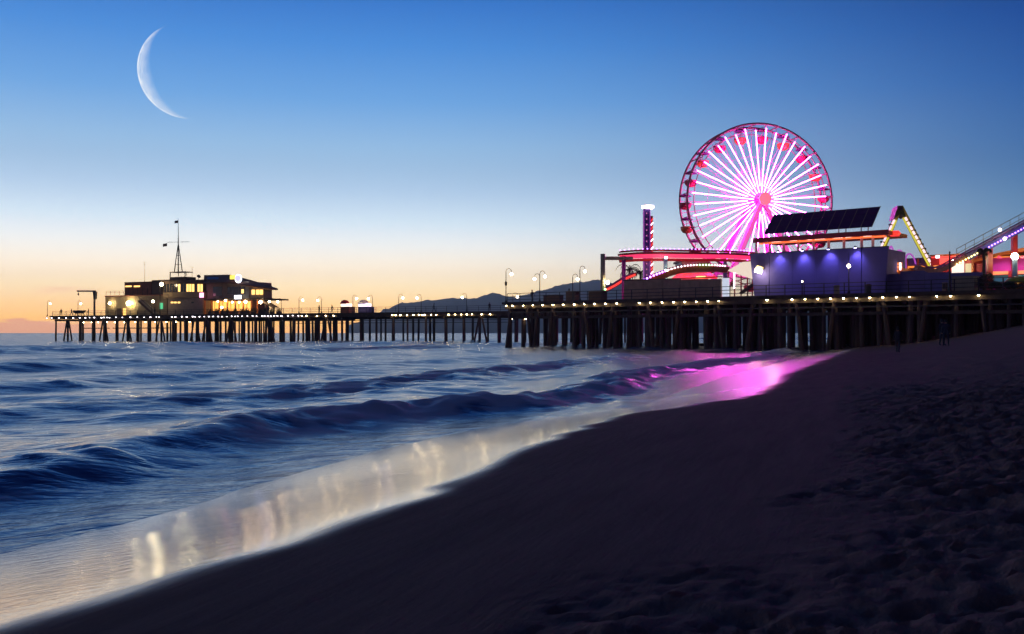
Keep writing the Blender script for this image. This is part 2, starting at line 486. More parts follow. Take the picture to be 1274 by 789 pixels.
class MB:
    def __init__(s):
        s.v, s.f = [], []

    def add(s, v, f):
        n = len(s.v)
        s.v += [Vector(p) for p in v]
        s.f += [tuple(i + n for i in q) for q in f]
        return s

    def hexa(s, p):                                       # 8 corners: bottom ring then top ring
        return s.add(p, [(3, 2, 1, 0), (4, 5, 6, 7), (0, 1, 5, 4), (1, 2, 6, 5), (2, 3, 7, 6), (3, 0, 4, 7)])

    def box(s, c, d, ux=Vector((1, 0, 0)), uy=Vector((0, 1, 0))):
        uz = ux.cross(uy)
        c = Vector(c); a, b_, e = ux * d[0] / 2, uy * d[1] / 2, uz * d[2] / 2
        return s.hexa([c - a - b_ - e, c + a - b_ - e, c + a + b_ - e, c - a + b_ - e, c - a - b_ + e, c + a - b_ + e, c + a + b_ + e, c - a + b_ + e])

    def bar(s, p, q, w_, h, up=Vector((0, 0, 1))):         # straight rectangular member
        p, q = Vector(p), Vector(q)
        d = (q - p).normalized()
        x = d.cross(up)
        if x.length < 1e-4: x = d.cross(Vector((1, 0, 0)))
        x.normalize(); y = x.cross(d)
        a, b_ = x * w_ / 2, y * h / 2
        return s.hexa([p - a - b_, p + a - b_, p + a + b_, p - a + b_, q - a - b_, q + a - b_, q + a + b_, q - a + b_])

    def tube(s, pts, rad, n=8, caps=True):
        pts = [Vector(p) for p in pts]
        rad = rad if isinstance(rad, (list, tuple)) else [rad] * len(pts)
        ring = []
        ref = Vector((0, 0, 1))
        for i, p in enumerate(pts):
            d = (pts[min(i + 1, len(pts) - 1)] - pts[max(i - 1, 0)]).normalized()
            if abs(d.dot(ref)) > .95: ref = Vector((1, 0, 0)) if abs(d.x) < .9 else Vector((0, 1, 0))
            x = d.cross(ref).normalized(); y = d.cross(x)
            ring.append([p + (x * math.cos(2 * math.pi * k / n) + y * math.sin(2 * math.pi * k / n)) * rad[i] for k in range(n)])
        v = [q for r_ in ring for q in r_]
        f = [(i * n + k, i * n + (k + 1) % n, (i + 1) * n + (k + 1) % n, (i + 1) * n + k) for i in range(len(pts) - 1) for k in range(n)]
        if caps: f += [tuple(range(n))[::-1], tuple((len(pts) - 1) * n + k for k in range(n))]
        return s.add(v, f)

    def lathe(s, prof, c, n=14, ax=Vector((0, 0, 1))):
        c = Vector(c); ax = ax.normalized()
        x = ax.orthogonal().normalized(); y = ax.cross(x)
        v = [c + ax * h + (x * math.cos(2 * math.pi * k / n) + y * math.sin(2 * math.pi * k / n)) * max(r_, 1e-3) for r_, h in prof for k in range(n)]
        f = [(i * n + k, i * n + (k + 1) % n, (i + 1) * n + (k + 1) % n, (i + 1) * n + k) for i in range(len(prof) - 1) for k in range(n)]
        f += [tuple(range(n))[::-1], tuple((len(prof) - 1) * n + k for k in range(n))]
        return s.add(v, f)

    def ball(s, c, r_, n=10, m=6):
        return s.lathe([(r_ * math.sin(math.pi * i / m), -r_ * math.cos(math.pi * i / m)) for i in range(m + 1)], c, n)

    def prism(s, pts, off):                               # planar polygon pushed along off
        n = len(pts)
        pts = [Vector(p) for p in pts]
        v = pts + [p + Vector(off) for p in pts]
        return s.add(v, [tuple(range(n))[::-1], tuple(range(n, 2 * n))] + [(i, (i + 1) % n, n + (i + 1) % n, n + i) for i in range(n)])

    def mesh(s, name, material, origin=Vector((0, 0, 0)), smooth=False):
        me = bpy.data.meshes.new(name)
        me.from_pydata([tuple(p - origin) for p in s.v], [], s.f)
        me.materials.append(material)
        bm = bmesh.new(); bm.from_mesh(me)
        bmesh.ops.recalc_face_normals(bm, faces=bm.faces)
        bm.to_mesh(me); bm.free()
        if smooth:
            for p in me.polygons: p.use_smooth = True
        return me

    def build(s, name, material, parent=None, smooth=False, kind=None, at=None):
        origin = wo(parent)
        base = Vector(at) if at is not None else origin
        me = s.mesh(name, material, base, smooth)
        o = bpy.data.objects.new(name, me)
        COL.objects.link(o)
        o.parent = parent
        o.location = base - origin
        ORG[o.name] = Vector(base)
        if kind: o['kind'] = kind
        return o


def inst(me, name, parent, loc, rot=None, scale=(1, 1, 1)):
    o = bpy.data.objects.new(name, me)
    COL.objects.link(o)
    o.parent = parent
    o.location = Vector(loc) - wo(parent)
    if rot is not None:
        o.rotation_mode = 'QUATERNION'; o.rotation_quaternion = rot
    o.scale = scale
    ORG[o.name] = Vector(loc)
    return o


def span(me, name, parent, p, q, r_):
    """unit-high mesh stretched from p to q with radius r_"""
    p, q = Vector(p), Vector(q)
    return inst(me, name, parent, p, (q - p).to_track_quat('Z', 'Y'), (r_, r_, (q - p).length))


class Line:
    """a pier edge: t runs along it (to the right), b goes back from it"""
    def __init__(s, p, q):
        s.o = Vector(p).to_2d(); s.d = (Vector(q).to_2d() - s.o).normalized(); s.n = Vector((-s.d.y, s.d.x))
        s.ux = Vector((s.d.x, s.d.y, 0)); s.uy = Vector((s.n.x, s.n.y, 0))

    def at(s, t, b, z):
        p = s.o + s.d * t + s.n * b
        return Vector((p.x, p.y, z))

    def t(s, px, b=0.0):
        k = (px - CX) / FPX
        p = s.o + s.n * b
        return (k * p.y - p.x) / (s.d.x - k * s.d.y)

    def pix(s, px, py, b=0.0):                            # point of the photo ray on the vertical plane b behind the edge
        q = s.at(s.t(px, b), b, 0)
        q.z = CAMZ + q.y * (HY - py) / FPX
        return q

    def block(s, mb, px0, px1, y0, y1, b, depth, zb=None):  # upright box: front face at b, photo extents of the front face
        p, q = s.pix(px0, y0, b), s.pix(px1, y0, b)
        top = max(p.z, q.z) if zb is not None else (p.z + q.z) / 2
        lo = zb if zb is not None else (s.pix(px0, y1, b).z + s.pix(px1, y1, b).z) / 2
        top = (p.z + q.z) / 2
        t0, t1 = s.t(px0, b), s.t(px1, b)
        mb.hexa([s.at(t0, b, lo), s.at(t1, b, lo), s.at(t1, b + depth, lo), s.at(t0, b + depth, lo), s.at(t0, b, top), s.at(t1, b, top), s.at(t1, b + depth, top), s.at(t0, b + depth, top)])
        return mb


FL = Line((-0.8, 137), (38.9, 104))                        # front edge of the wide amusement pier
BL = Line((-115.5, 250), (-2.7, 195))                      # front edge of the long low pier
DZ = 6.2

M = dict(
    wood=mat('weathered_dark_timber', (.075, .055, .042), .85, 0, .45, 1.5, .4),
    pile=mat('tarred_pile_timber', (.066, .044, .045), .8, 0, .5, 2.5, .5),
    steel=mat('dark_painted_steel', (.035, .035, .04), .5, .2, .2, 3),
    red=mat('red_painted_steel', (.50, .035, .04), .45, 0, .2, 2),
    rim=mat('faded_red_rim_steel', (.40, .20, .18), .5, 0, .2, 2),
    orange=mat('orange_paint', (.62, .17, .03), .5, 0, .2, 2),
    yellow=mat('yellow_green_paint', (.58, .52, .05), .5, 0, .2, 2),
    green=mat('dark_green_paint', (.06, .11, .03), .5, 0, .3, 2),
    purple=mat('violet_stucco_wall', (.11, .092, .36), .8, 0, .12, .6, .1),
    purple2=mat('blue_violet_fence_paint', (.13, .12, .34), .75, 0, .18, .8, .1),
    magenta=mat('magenta_wall_paint', (.50, .03, .38), .6, 0, .12, 1),
    teal=mat('teal_wall_paint', (.04, .25, .34), .6, 0, .15, 1),
    brown=mat('brown_plywood_panel', (.42, .27, .18), .75, 0, .25, 1.2, .1),
    beige=mat('beige_corrugated_metal', (.40, .34, .24), .6, 0, .2, 1.5),
    cream=mat('cream_plaster', (.31, .23, .13), .8, 0, .15, .8, .1),
    greyw=mat('grey_clapboard', (.30, .24, .18), .8, 0, .2, 1.2, .1),
    rust=mat('rust_red_siding', (.28, .10, .06), .8, 0, .25, 1.2, .1),
    dark=mat('dark_brown_siding', (.10, .065, .05), .8, 0, .25, 1.2, .1),
    roof=mat('brown_shingle_roof', (.24, .12, .075), .85, 0, .35, 3.0, .4),
    white=mat('white_painted_panel', (.72, .70, .68), .6, 0, .1, 1),
    pink=mat('pink_painted_steel', (.62, .20, .46), .5, 0, .15, 1.5),
    blue=mat('pale_blue_column_paint', (.22, .38, .60), .5, 0, .15, 1.5),
    glass=mat('dark_window_glass', (.02, .025, .03), .12, 0, .1, 1, 0, .6),
    solar=mat('dark_solar_cell_glass', (.05, .014, .085), .3, 0, .3, 1.5, 0, .5),
    frond=mat('dusty_palm_frond', (.085, .075, .035), .7, 0, .4, 3),
    leaf=mat('dark_evergreen_leaf', (.035, .06, .02), .7, 0, .5, 3),
    trunk=mat('fibrous_palm_trunk', (.12, .09, .06), .9, 0, .4, 6, .5),
    concrete=mat('pale_grey_concrete', (.32, .30, .28), .85, 0, .2, 2, .2),
    g_warm=glow('warm_white_bulb', (1.0, .76, .44), 40),
    g_deck=glow('pale_yellow_deck_bulb', (1.0, .76, .38), 60),
    g_cool=glow('cool_white_bulb', (.95, .85, .95), 11),
    g_flood=glow('floodlight_lens', (1.0, .82, .48), 65),
    g_led=glow('magenta_white_led_tube', (1.0, .075, .80), 52),
    g_ledw=glow('white_led_tube', (1.0, .80, .92), 4),
    g_red=glow('red_led_strip', (1.0, .035, .02), 1.3),
    g_pinkred=glow('pink_red_led_strip', (1.0, .03, .13), 1.2),
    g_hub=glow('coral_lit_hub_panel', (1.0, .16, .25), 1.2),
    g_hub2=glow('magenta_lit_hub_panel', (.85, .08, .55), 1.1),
    g_violet=glow('violet_led_bulb', (.40, .16, 1.0), 7),
    g_vtube=glow('violet_lit_tube', (.50, .06, .60), .8),
    g_yel=glow('yellow_led_bulb', (1.0, .75, .25), 7),
    g_rose=glow('rose_led_bulb', (1.0, .20, .45), 6),
    g_grn=glow('green_led_bulb', (.35, 1.0, .45), 6),
    g_orange=glow('orange_lit_panel', (1.0, .26, .02), 1.1),
    g_amber=glow('amber_lit_window', (1.0, .58, .16), 2.2),
    g_room=glow('lit_dining_room_window', (1.0, .42, .08), 2.0),
    g_blue=glow('violet_downlight_lens', (.55, .50, 1.0), 20),
    g_sign=glow('pale_lit_sign', (.75, .85, 1.0), 4),
    g_signy=glow('yellow_lit_sign', (1.0, .70, .10), 1.5),
    g_signv=glow('blue_violet_sign_disc', (.30, .28, 1.0), 2.5),
    g_redlamp=glow('red_lantern_glass', (1.0, .05, .06), 8),
    g_awning=glow('lit_white_tent_cloth', (1.0, .82, .66), .85),
    g_ride=glow('pinkish_white_ride_tube', (1.0, .72, .80), 1.25),
    g_lime=glow('lime_yellow_edge_glow', (.80, .72, .03), .8),  # glow standing in for tube light on the yellow paint
    g_leg=glow('magenta_leg_glow', (1.0, .10, .50), .9),  # glow standing in for pink light on the wheel legs
    g_under=glow('orange_red_underside_glow', (1.0, .14, .03), 1.6),  # glow standing in for light on the canopy underside
    cloth=mat('dark_cloth', (.030, .032, .045), .9, 0, .4, 6),
    cloth2=mat('navy_cloth', (.020, .028, .05), .9, 0, .4, 6),
    skin=mat('skin', (.35, .20, .14), .6, 0, .1, 6),
    flag=mat('flag_cloth', (.10, .06, .08), .8, 0, .4, 6),
)

U_PILE = MB().tube([(0, 0, 0), (0, 0, .5), (0, 0, 1)], [1.12, 1.03, .95], 10).mesh('pile', M['pile'], smooth=True)
U_ROD = MB().tube([(0, 0, 0), (0, 0, 1)], 1.0, 8).mesh('rod', M['steel'], smooth=True)
BULB = {k: MB().ball((0, 0, 0), 1.0).mesh('bulb_' + k, M[k], smooth=True) for k in ('g_warm', 'g_deck', 'g_cool')}
SHADE = MB().lathe([(.10, .34), (.14, .20), (.30, .02), (.31, -.02), (.28, 0.0), (.12, .18)], (0, 0, 0), 12).mesh('shade', M['steel'], smooth=True)


def deck_light(parent, p, key, r_=.17):
    o = inst(BULB[key], 'deck_light', parent, p, None, (r_, r_, r_))
    sh = bpy.data.objects.new('shade', SHADE); COL.objects.link(sh); sh.parent = o
    sh.scale = (1 / r_,) * 3; sh.location = (0, 0, .25)
    return o


# ================================================================== far hills
m_hill, q, b = new_mat('scrub_covered_hillside')
tc = q.n('ShaderNodeTexCoord')
q.put(b.inputs['Base Color'], q.ramp(q.noise(tc.outputs['Object'], .008, 6, .6), [(.3, (.05, .06, .035, 1)), (.7, (.13, .11, .08, 1))]))
b.inputs['Roughness'].default_value = 1.0
ridge = [(430, 404), (455, 396), (470, 388), (492, 377), (520, 372), (545, 370), (566, 368), (586, 369), (600, 366), (612, 361), (624, 364), (640, 368), (662, 361), (690, 353),
         (712, 349), (735, 345), (752, 344), (764, 350), (776, 346), (800, 348), (840, 356), (880, 362), (940, 372), (1010, 380), (1100, 388), (1220, 400), (1300, 408)]
hx = np.linspace(430, 1300, 420)
hy = np.interp(hx, [p[0] for p in ridge], [p[1] for p in ridge]) + .9 * vnoise(hx * .13, hx * 0, 71) + .5 * vnoise(hx * .37, hx * 0, 72)
rows = []
nr = 16
for j in range(nr):
    u = j / (nr - 1) * 2 - 1                              # -1 front foot, 0 crest, 1 back foot
    d = 5600 + u * 700
    zc = (HY - hy) * 5600 / FPX + CAMZ
    zz = zc * (1 - abs(u)) ** .8 * (1 + (.20 * vnoise(hx * .09, hx * 0 + j * .7, 73) if 0 < j < nr - 1 and abs(u) > .1 else 0)) - 3
    rows.append(np.stack([(hx - CX) / FPX * d, hx * 0 + d, zz], -1))
hills = grid_object('hills', np.concatenate(rows), len(hx), nr, m_hill, {})
hills['kind'] = 'structure'; hills['label'] = 'blue-grey mountain ridge far behind the pier'

# ================================================================== evening haze over the bay
hz = MB(); hz.box((0, 2400, 210), (15600, 9800, 450))
haze = hz.build('haze', new_mat('sea_haze')[0])
haze['kind'] = 'stuff'; haze['label'] = 'thin evening haze over the bay'
t_ = haze.data.materials[0].node_tree
t_.nodes.remove(t_.nodes['Principled BSDF'])
pvn = t_.nodes.new('ShaderNodeVolumePrincipled')
pvn.inputs['Color'].default_value = (.80, .84, .95, 1)
pvn.inputs['Density'].default_value = HAZE
pvn.inputs['Anisotropy'].default_value = .72
t_.links.new(pvn.outputs[0], t_.nodes['Material Output'].inputs['Volume'])

# ================================================================== crescent moon: the sunlit lune of a globe
mc, mr, md = (232.0, 89.0), 57.5, 9500.0
m_moon, q, b = new_mat('sunlit_lunar_surface')
tc = q.n('ShaderNodeTexCoord')
t_ = q.t
t_.nodes.remove(b)
em = q.n('ShaderNodeEmission'); tr = q.n('ShaderNodeBsdfTransparent'); mx = q.n('ShaderNodeMixShader')
nz = q.noise(tc.outputs['Object'], .011, 5, .65)
q.put(em.inputs[0], q.ramp(nz, [(.35, (.62, .74, .92, 1)), (.62, (.95, .97, 1, 1))])); em.inputs[1].default_value = 1.15
lit = q.n('ShaderNodeAttribute', attribute_name='lit').outputs['Fac']
q.put(mx.inputs[0], q.math('MULTIPLY', lit, q.step(nz, .25, .5, .75, 1.0), clamp=True)); q.put(mx.inputs[1], tr.outputs[0]); q.put(mx.inputs[2], em.outputs[0])
t_.links.new(mx.outputs[0], t_.nodes['Material Output'].inputs[0])
c0 = P(mc[0], mc[1], md); rad = mr * md / FPX
view = (c0 - Vector((0, 0, CAMZ))).normalized()
rt = Vector((0, 0, 1)).cross(-view).normalized(); up_ = (-view).cross(rt).normalized()
ang = R(196)
limb = rt * math.cos(ang) + up_ * math.sin(ang)            # direction of the bright limb in the sky
pole = (-view).cross(limb).normalized()
nu, nv = 26, 61
V, Lt = [], []
for j in range(nv):
    la = -math.pi / 2 + math.pi * j / (nv - 1)
    for i in range(nu):
        lo = (i / (nu - 1)) * R(47)                        # 0 at the limb, inward over the visible face
        dvec = (limb * math.cos(lo) + (-view) * math.sin(lo)) * math.cos(la) + pole * math.sin(la)
        V.append(tuple(c0 + dvec * rad))
        Lt.append(min(1, 1.25 * max(0.0, 1 - i / (nu - 1)) ** .95) * min(1, 2.0 * math.cos(la) ** 1.3))
moon = grid_object('moon', np.array(V), nu, nv, m_moon, {'lit': np.array(Lt)})
tag(moon, 'thin white crescent moon high in the blue sky', 'moon')

# ================================================================== the long low pier
pier = thing('municipal_pier', 'long low timber pier on slender piles, strung with small lights, running out to the restaurant', 'pier', BL.at(60, 4, 0))
T_END = BL.t(945)
tp0, tp1 = BL.t(128), BL.t(350)
mb = MB(); mb.box(BL.at((T_END - 1) / 2, 4.6, 6.08), (T_END + 1, 9.2, .3), BL.ux, BL.uy); mb.build('deck', M['wood'], pier)
mb = MB(); mb.box(BL.at((tp0 + tp1) / 2, 18.9, 6.1), (tp1 - tp0, 19.3, .32), BL.ux, BL.uy); mb.build('platform_deck', M['wood'], pier)
mb = MB(); mb.box(BL.at((T_END - 1) / 2, .38, 5.62), (T_END + .6, .3, .58), BL.ux, BL.uy); mb.build('edge_beam', M['wood'], pier)
mb = MB(); mb.box(BL.at((T_END - 1) / 2, 8.8, 5.62), (T_END + .6, .3, .58), BL.ux, BL.uy); mb.build('edge_beam', M['wood'], pier)
pr = random.Random(4)
t = .9
k = 0
ends = BL.t(640)
while t < T_END - 1:
    plat = tp0 < t < tp1
    cap = MB(); cap.box(BL.at(t, 4.6 if not plat else 14, 5.1), (.34, 8.8 if not plat else 28, .42), BL.ux, BL.uy); cap.build('cap_beam', M['wood'], pier)
    for b_ in ([.7, 4.4, 8.3] + ([13, 18.5, 24, 27.5] if plat else [])):
        jt = pr.uniform(-.5, .5)
        lean = pr.uniform(-.15, .15)
        r_ = pr.uniform(.19, .27)
        if b_ > 20 and pr.random() < .3: continue
        span(U_PILE, 'pile', pier, BL.at(t + jt + lean, b_, -2.6), BL.at(t + jt, b_, 5.0), r_)
    if (plat and k % 3 == 0) or k % 9 == 4 or k == 1:       # raked brace piles
        for sg in (-1, 1):
            span(U_PILE, 'brace_pile', pier, BL.at(t + sg * 2.0, .5, -2.6), BL.at(t + sg * .35, .55, 5.0), .2)
    t += 4.15 if not plat else 3.6
    k += 1
for px0, px1 in ((100, 128), (138, 205)):                   # low walkways between the piles
    p0, p1 = BL.t(px0), BL.t(px1)
    mb = MB(); mb.box(BL.at((p0 + p1) / 2, 1.3, 3.1), (p1 - p0, 1.6, .2), BL.ux, BL.uy); mb.build('landing', M['wood'], pier)
for i in range(2):
    t0_, t1_ = BL.t(366), BL.t(640)
    mb = MB(); mb.box(BL.at((t0_ + t1_) / 2, .1 + i * .02, 4.55 - .5 * i), (t1_ - t0_, .12, .12), BL.ux, BL.uy); mb.build('pipe', M['steel'], pier)


def railing(L, parent, t0, t1, b_, z, step=2.4, h=1.1, r_=.035, rails=3):
    mb = MB()
    n = max(1, int((t1 - t0) / step))
    for i in range(n + 1):
        tt = t0 + (t1 - t0) * i / n
        mb.bar(L.at(tt, b_, z), L.at(tt, b_, z + h), r_ * 2.2, r_ * 2.2)
    for j in range(rails):
        zz = z + h * (1 - j * .36)
        mb.bar(L.at(t0, b_ + .01, zz), L.at(t1, b_ + .01, zz), r_ * 1.8, r_ * 1.8)
    return mb.build('railing', M['steel'], parent, kind='stuff')


railing(BL, pier, 0, T_END - 2, .2, 6.23)
xs_cool = [58, 64, 73, 82, 91, 99, 106, 111, 117, 126, 129, 133, 136, 144, 152, 162, 170.6, 179, 187, 194.3, 197.6, 213.7, 218, 226, 232, 239.6, 242.4, 248, 254, 259.6, 265, 271, 276, 282,
           288, 292.4, 295.6, 301, 307.5, 314, 319, 326, 329, 333, 336.6, 341, 345, 350, 358, 364, 371]
xs_warm = [375, 381, 394, 405, 415, 488, 492, 498, 506, 514, 521, 525, 528, 536, 542.5, 558, 566, 573.6, 580.6, 587, 599, 609.6]
for x in xs_cool: deck_light(pier, BL.at(BL.t(x), .05, 5.72 + pr.uniform(-.05, .05)), 'g_cool', pr.uniform(.10, .16))
for x in (104, 114, 122, 133, 143, 155, 168, 181, 193, 207, 219, 236): deck_light(pier, BL.at(BL.t(x, 2.2), 2.2, 4.6), 'g_deck', .13)
for x in xs_warm: deck_light(pier, BL.at(BL.t(x), .05, 5.66), 'g_deck', pr.uniform(.10, .14))

# ================================================================== the wide amusement pier
ap = thing('amusement_pier', 'wide high timber pier on a dense forest of dark piles, carrying the fairground', 'pier', FL.at(40, 30, 0))
TR = 82.0
mb = MB(); mb.box(FL.at(TR / 2 - .4, 31, DZ - .16), (TR + .8, 62, .32), FL.ux, FL.uy); mb.build('deck', M['wood'], ap)
mb = MB(); mb.box(FL.at(TR / 2 - .4, .35, DZ - .62), (TR, .3, .6), FL.ux, FL.uy); mb.build('edge_beam', M['wood'], ap)
mb = MB(); mb.box(FL.at(TR / 2, .55, 4.05), (TR, .25, .34), FL.ux, FL.uy); mb.build('lower_beam', M['wood'], ap)
mb = MB(); mb.box(FL.at(TR / 2, .2, 4.75), (TR, .14, .14), FL.ux, FL.uy); mb.build('pipe', M['steel'], ap)
for b_ in (6, 14, 24):
    mb = MB(); mb.box(FL.at(TR / 2, b_, 5.4), (TR, .4, .8), FL.ux, FL.uy); mb.build('stringer', M['wood'], ap)
k = 0
t = .7
while t < TR - 1:
    for b_ in (.8, 3.6, 7, 11, 16, 22, 29, 37, 46, 56):
        if b_ > 9 and t > 68: continue
        jt, jb = pr.uniform(-1.15, 1.15), pr.uniform(-.8, .8) if b_ > 1 else 0
        span(U_PILE, 'pile', ap, FL.at(t + jt + pr.uniform(-.25, .25), b_ + jb, -2.6), FL.at(t + jt, b_ + jb, 5.6), pr.uniform(.22, .30))
    cap = MB(); cap.box(FL.at(t, 14, 5.2), (.34, 27, .42), FL.ux, FL.uy); cap.build('cap_beam', M['wood'], ap)
    if k % 2 == 1 or t < 8:
        sg = 1 if k % 4 == 1 else -1
        span(U_PILE, 'brace_pile', ap, FL.at(t + 1.3 * sg, .35, -2.6), FL.at(t + .2 * sg, .5, 5.6), .22)
    t += 2.4 if t < 68 else 4.0
    k += 1
for i in range(14):                                         # timber bulkhead under the landward half of the deck
    mb = MB(); mb.box(FL.at(24 + i * 4.3, 58 + (i % 2) * .6, 1.8), (4.1, .3, 8.05), FL.ux, FL.uy); mb.build('bulkhead_panel', M['wood'], ap)
for i in range(3):                                          # and along its shoreward end
    mb = MB(); mb.box(FL.at(TR - 1, 12 + i * 16, 2.4), (.3, 15.8, 6.85), FL.ux, FL.uy); mb.build('bulkhead_panel', M['wood'], ap)
railing(FL, ap, .1, TR - 1, .12, DZ, 2.2, 1.15, .04, 4)
for x in [620.4 + 10, 638.6, 651.5, 663.6, 676, 688.7, 701.3, 715, 727.5, 740.3, 754, 768, 796, 809.7, 824.4, 838.7, 852.5, 866.8, 881, 895, 954.7, 986, 1002, 1018, 1034, 1050, 1066, 1082.5,
          1098.8, 1115.8, 1132, 1166, 1183, 1218]:
    deck_light(ap, FL.at(FL.t(x), -.12, DZ - .5), 'g_deck', pr.uniform(.08, .11))
for x in (637, 654):
    deck_light(ap, FL.at(FL.t(x, 3) , 3, 3.95), 'g_deck', .11)


# ================================================================== lamp posts
def street_lamp(foot, h, label, heads=((1, 0, .34),), group=None, box=False, hook=.55, key='g_warm', gr=.22, name='street_lamp', ux=FL.ux):
    """dark post with a hooked arm for each head: (side, height below the top, globe drop)"""
    f = Vector(foot)
    o = thing(name, label, 'street lamp', f, group)
    mb = MB(); mb.lathe([(.17, 0), (.17, .12), (.10, .25), (.065, .5), (.05, h)], f, 10); mb.build('post', M['steel'], o, smooth=True)
    if box:
        mb = MB(); mb.box(f + Vector((0, 0, h * .62)), (.34, .3, .5)); mb.build('junction_box', M['steel'], o)
    for sg, dn, drop in heads:
        top = f + Vector((0, 0, h - dn))
        pts = [top + Vector((0, 0, -.25))] + [top + ux * sg * (hook - hook * math.cos(a)) + Vector((0, 0, hook * .95 * math.sin(a))) for a in np.linspace(0.05, math.pi, 9)]
        pts.append(pts[-1] + Vector((0, 0, -drop * .5)))
        mb = MB(); mb.tube(pts, .035, 6); mb.build('arm', M['steel'], o, smooth=True)
        e = pts[-1]
        mb = MB(); mb.lathe([(.05, .12), (.2, .03), (.21, 0), (.05, 0)], e, 10); mb.build('cap', M['steel'], o, smooth=True)
        inst(BULB[key], 'globe', o, e + Vector((0, 0, -gr * .9)), None, (gr, gr, gr))
    return o


def lamp_at(L, px, ytop, b_, z, label, **kw):
    p = L.pix(px, ytop, b_)
    return street_lamp((p.x, p.y, z), max(1.5, p.z - z - kw.get('hook', .55)), label, **kw)


lamp_at(FL, 625.5 + 4, 334, .9, DZ, 'tall gooseneck lamp with a dark box on its post at the pier corner', box=True, hook=.5, gr=.19)
lamp_at(FL, 671.5, 337, 1.2, DZ, 'lamp post with two white globes, one on each side, by the pier railing', heads=((1, 0, .34), (-1, .35, .2)), hook=.45, gr=.19)
lamp_at(FL, 712.5, 341, 1.4, DZ, 'short gooseneck lamp between the two-globe lamp and the tan column', hook=.4, gr=.18)
lamp_at(FL, 721.5, 331, 1.0, DZ, 'slim tall gooseneck lamp left of the tan roller-coaster column', hook=.4, gr=.18)
# globe lamp in front of the violet wall
p = FL.pix(1056, 331, .9)
o = thing('post_lamp', 'single globe lamp on a straight dark post before the violet wall', 'street lamp', (p.x, p.y, DZ))
mb = MB(); mb.lathe([(.16, 0), (.16, .2), (.07, .4), (.05, p.z - DZ - .2)], (p.x, p.y, DZ), 10); mb.build('post', M['steel'], o, smooth=True)
mb = MB(); mb.lathe([(.03, 0), (.02, 1.3)], (p.x, p.y, p.z + .2), 6); mb.build('finial', M['steel'], o, smooth=True)
inst(BULB['g_warm'], 'globe', o, p, None, (.19,) * 3)
p = FL.pix(998, 351, .9)
o = thing('railing_post_lamp', 'short dark bollard lamp on the railing below the violet wall', 'lamp', (p.x, p.y, DZ))
mb = MB(); mb.lathe([(.10, 0), (.06, .2), (.06, p.z - DZ)], (p.x, p.y, DZ), 8); mb.build('post', M['steel'], o)
inst(BULB['g_warm'], 'globe', o, p + Vector((0, 0, .06)), None, (.07,) * 3)

for x, y, sg, lab in ((59, 374, 1, 'slim gooseneck lamp at the very tip of the low pier'), (97, 374, 1, 'slim gooseneck lamp beside the boat and crane near the pier tip'),
                      (350, 371, -1, 'slim gooseneck lamp just past the restaurant stair'), (372, 369, 1, 'slim gooseneck lamp between the restaurant and the red-awning kiosk'),
                      (400, 369, -1, 'slim gooseneck lamp between the restaurant and the red-awning kiosk'), (439, 367, 1, 'slim gooseneck lamp between the two lit kiosks'),
                      (463.5, 367, -1, 'slim gooseneck lamp right beside the violet-lit kiosk'), (496, 366, 1, 'slim gooseneck lamp on the low pier standing out against the hills'),
                      (524, 366, -1, 'slim gooseneck lamp on the low pier standing out against the hills'), (580.5, 365, -1, 'slim gooseneck lamp on the low pier standing out against the hills')):
    lamp_at(BL, x, y, .8, 6.23, lab, heads=((sg, 0, .2),), group='lamps along the low pier', hook=.5, gr=.22, ux=BL.ux)
lamp_at(BL, 638, 364, .8, 6.23, 'gooseneck lamp on the low pier just behind the amusement pier corner', hook=.5, gr=.22, ux=BL.ux)

# ================================================================== ferris wheel
hubc = P(940.5, 251, 170.0)
beta = R(10)
nF = Vector((math.sin(beta), -math.cos(beta), 0)); uF = Vector((math.cos(beta), math.sin(beta), 0)); zF = Vector((0, 0, 1))
fw = thing('ferris_wheel', 'tall ferris wheel with glowing pink-white spokes and red gondolas above the pier', 'ferris wheel', (hubc.x, hubc.y, DZ))
RW, SEP = 12.95, 1.85


def wp(a, r_, off):
    return hubc + uF * (r_ * math.cos(a)) + zF * (r_ * math.sin(a)) + nF * off


for off, nm in ((SEP, 'rim'), (-SEP, 'rim')):
    mb = MB()
    n = 80
    for rr_, w_ in ((RW, .30),):
        mb.tube([wp(2 * math.pi * i / n, rr_, off) for i in range(n)] + [wp(0, rr_, off), ], .19, 8, False)
    mb.build(nm, M['rim'], fw, smooth=True)
    mb = MB()
    mb.tube([wp(2 * math.pi * i / n, RW - 1.15, off) for i in range(n + 1)], .08, 6, False)
    mb.build(nm.replace('rim', 'inner_ring'), M['rim'], fw, smooth=True)
    if off < 0:
        for rr_ in (5, 8):
            mb = MB(); mb.tube([wp(2 * math.pi * i / 40, rr_, off) for i in range(41)], .035, 5, False); mb.build('tie_ring', M['pink'], fw, smooth=True)
U_SP = MB().tube([(0, 0, 0), (0, 0, 1)], 1.0, 6).mesh('spoke', M['pink'], smooth=True)
U_LED = MB().tube([(0, 0, 0), (0, 0, 1)], 1.0, 8).mesh('light_tube', M['g_led'], smooth=True)
U_RIMBAR = MB().tube([(0, 0, 0), (0, 0, 1)], 1.0, 6).mesh('cross_bar', M['rim'], smooth=True)
for i in range(40):
    a = R(4.5 + 9 * i)
    sp = span(U_SP, 'spoke', fw, wp(a, .7, SEP), wp(a, RW, SEP), .055)
    span(U_LED, 'light_tube', fw, wp(a, 1.3 if i % 2 else 2.4, SEP + .2), wp(a, RW - (.75 if i % 2 else 1.2), SEP + .2), .062)
    span(U_SP, 'spoke', fw, wp(a + R(4.5), .7, -SEP), wp(a + R(4.5), RW, -SEP), .05)
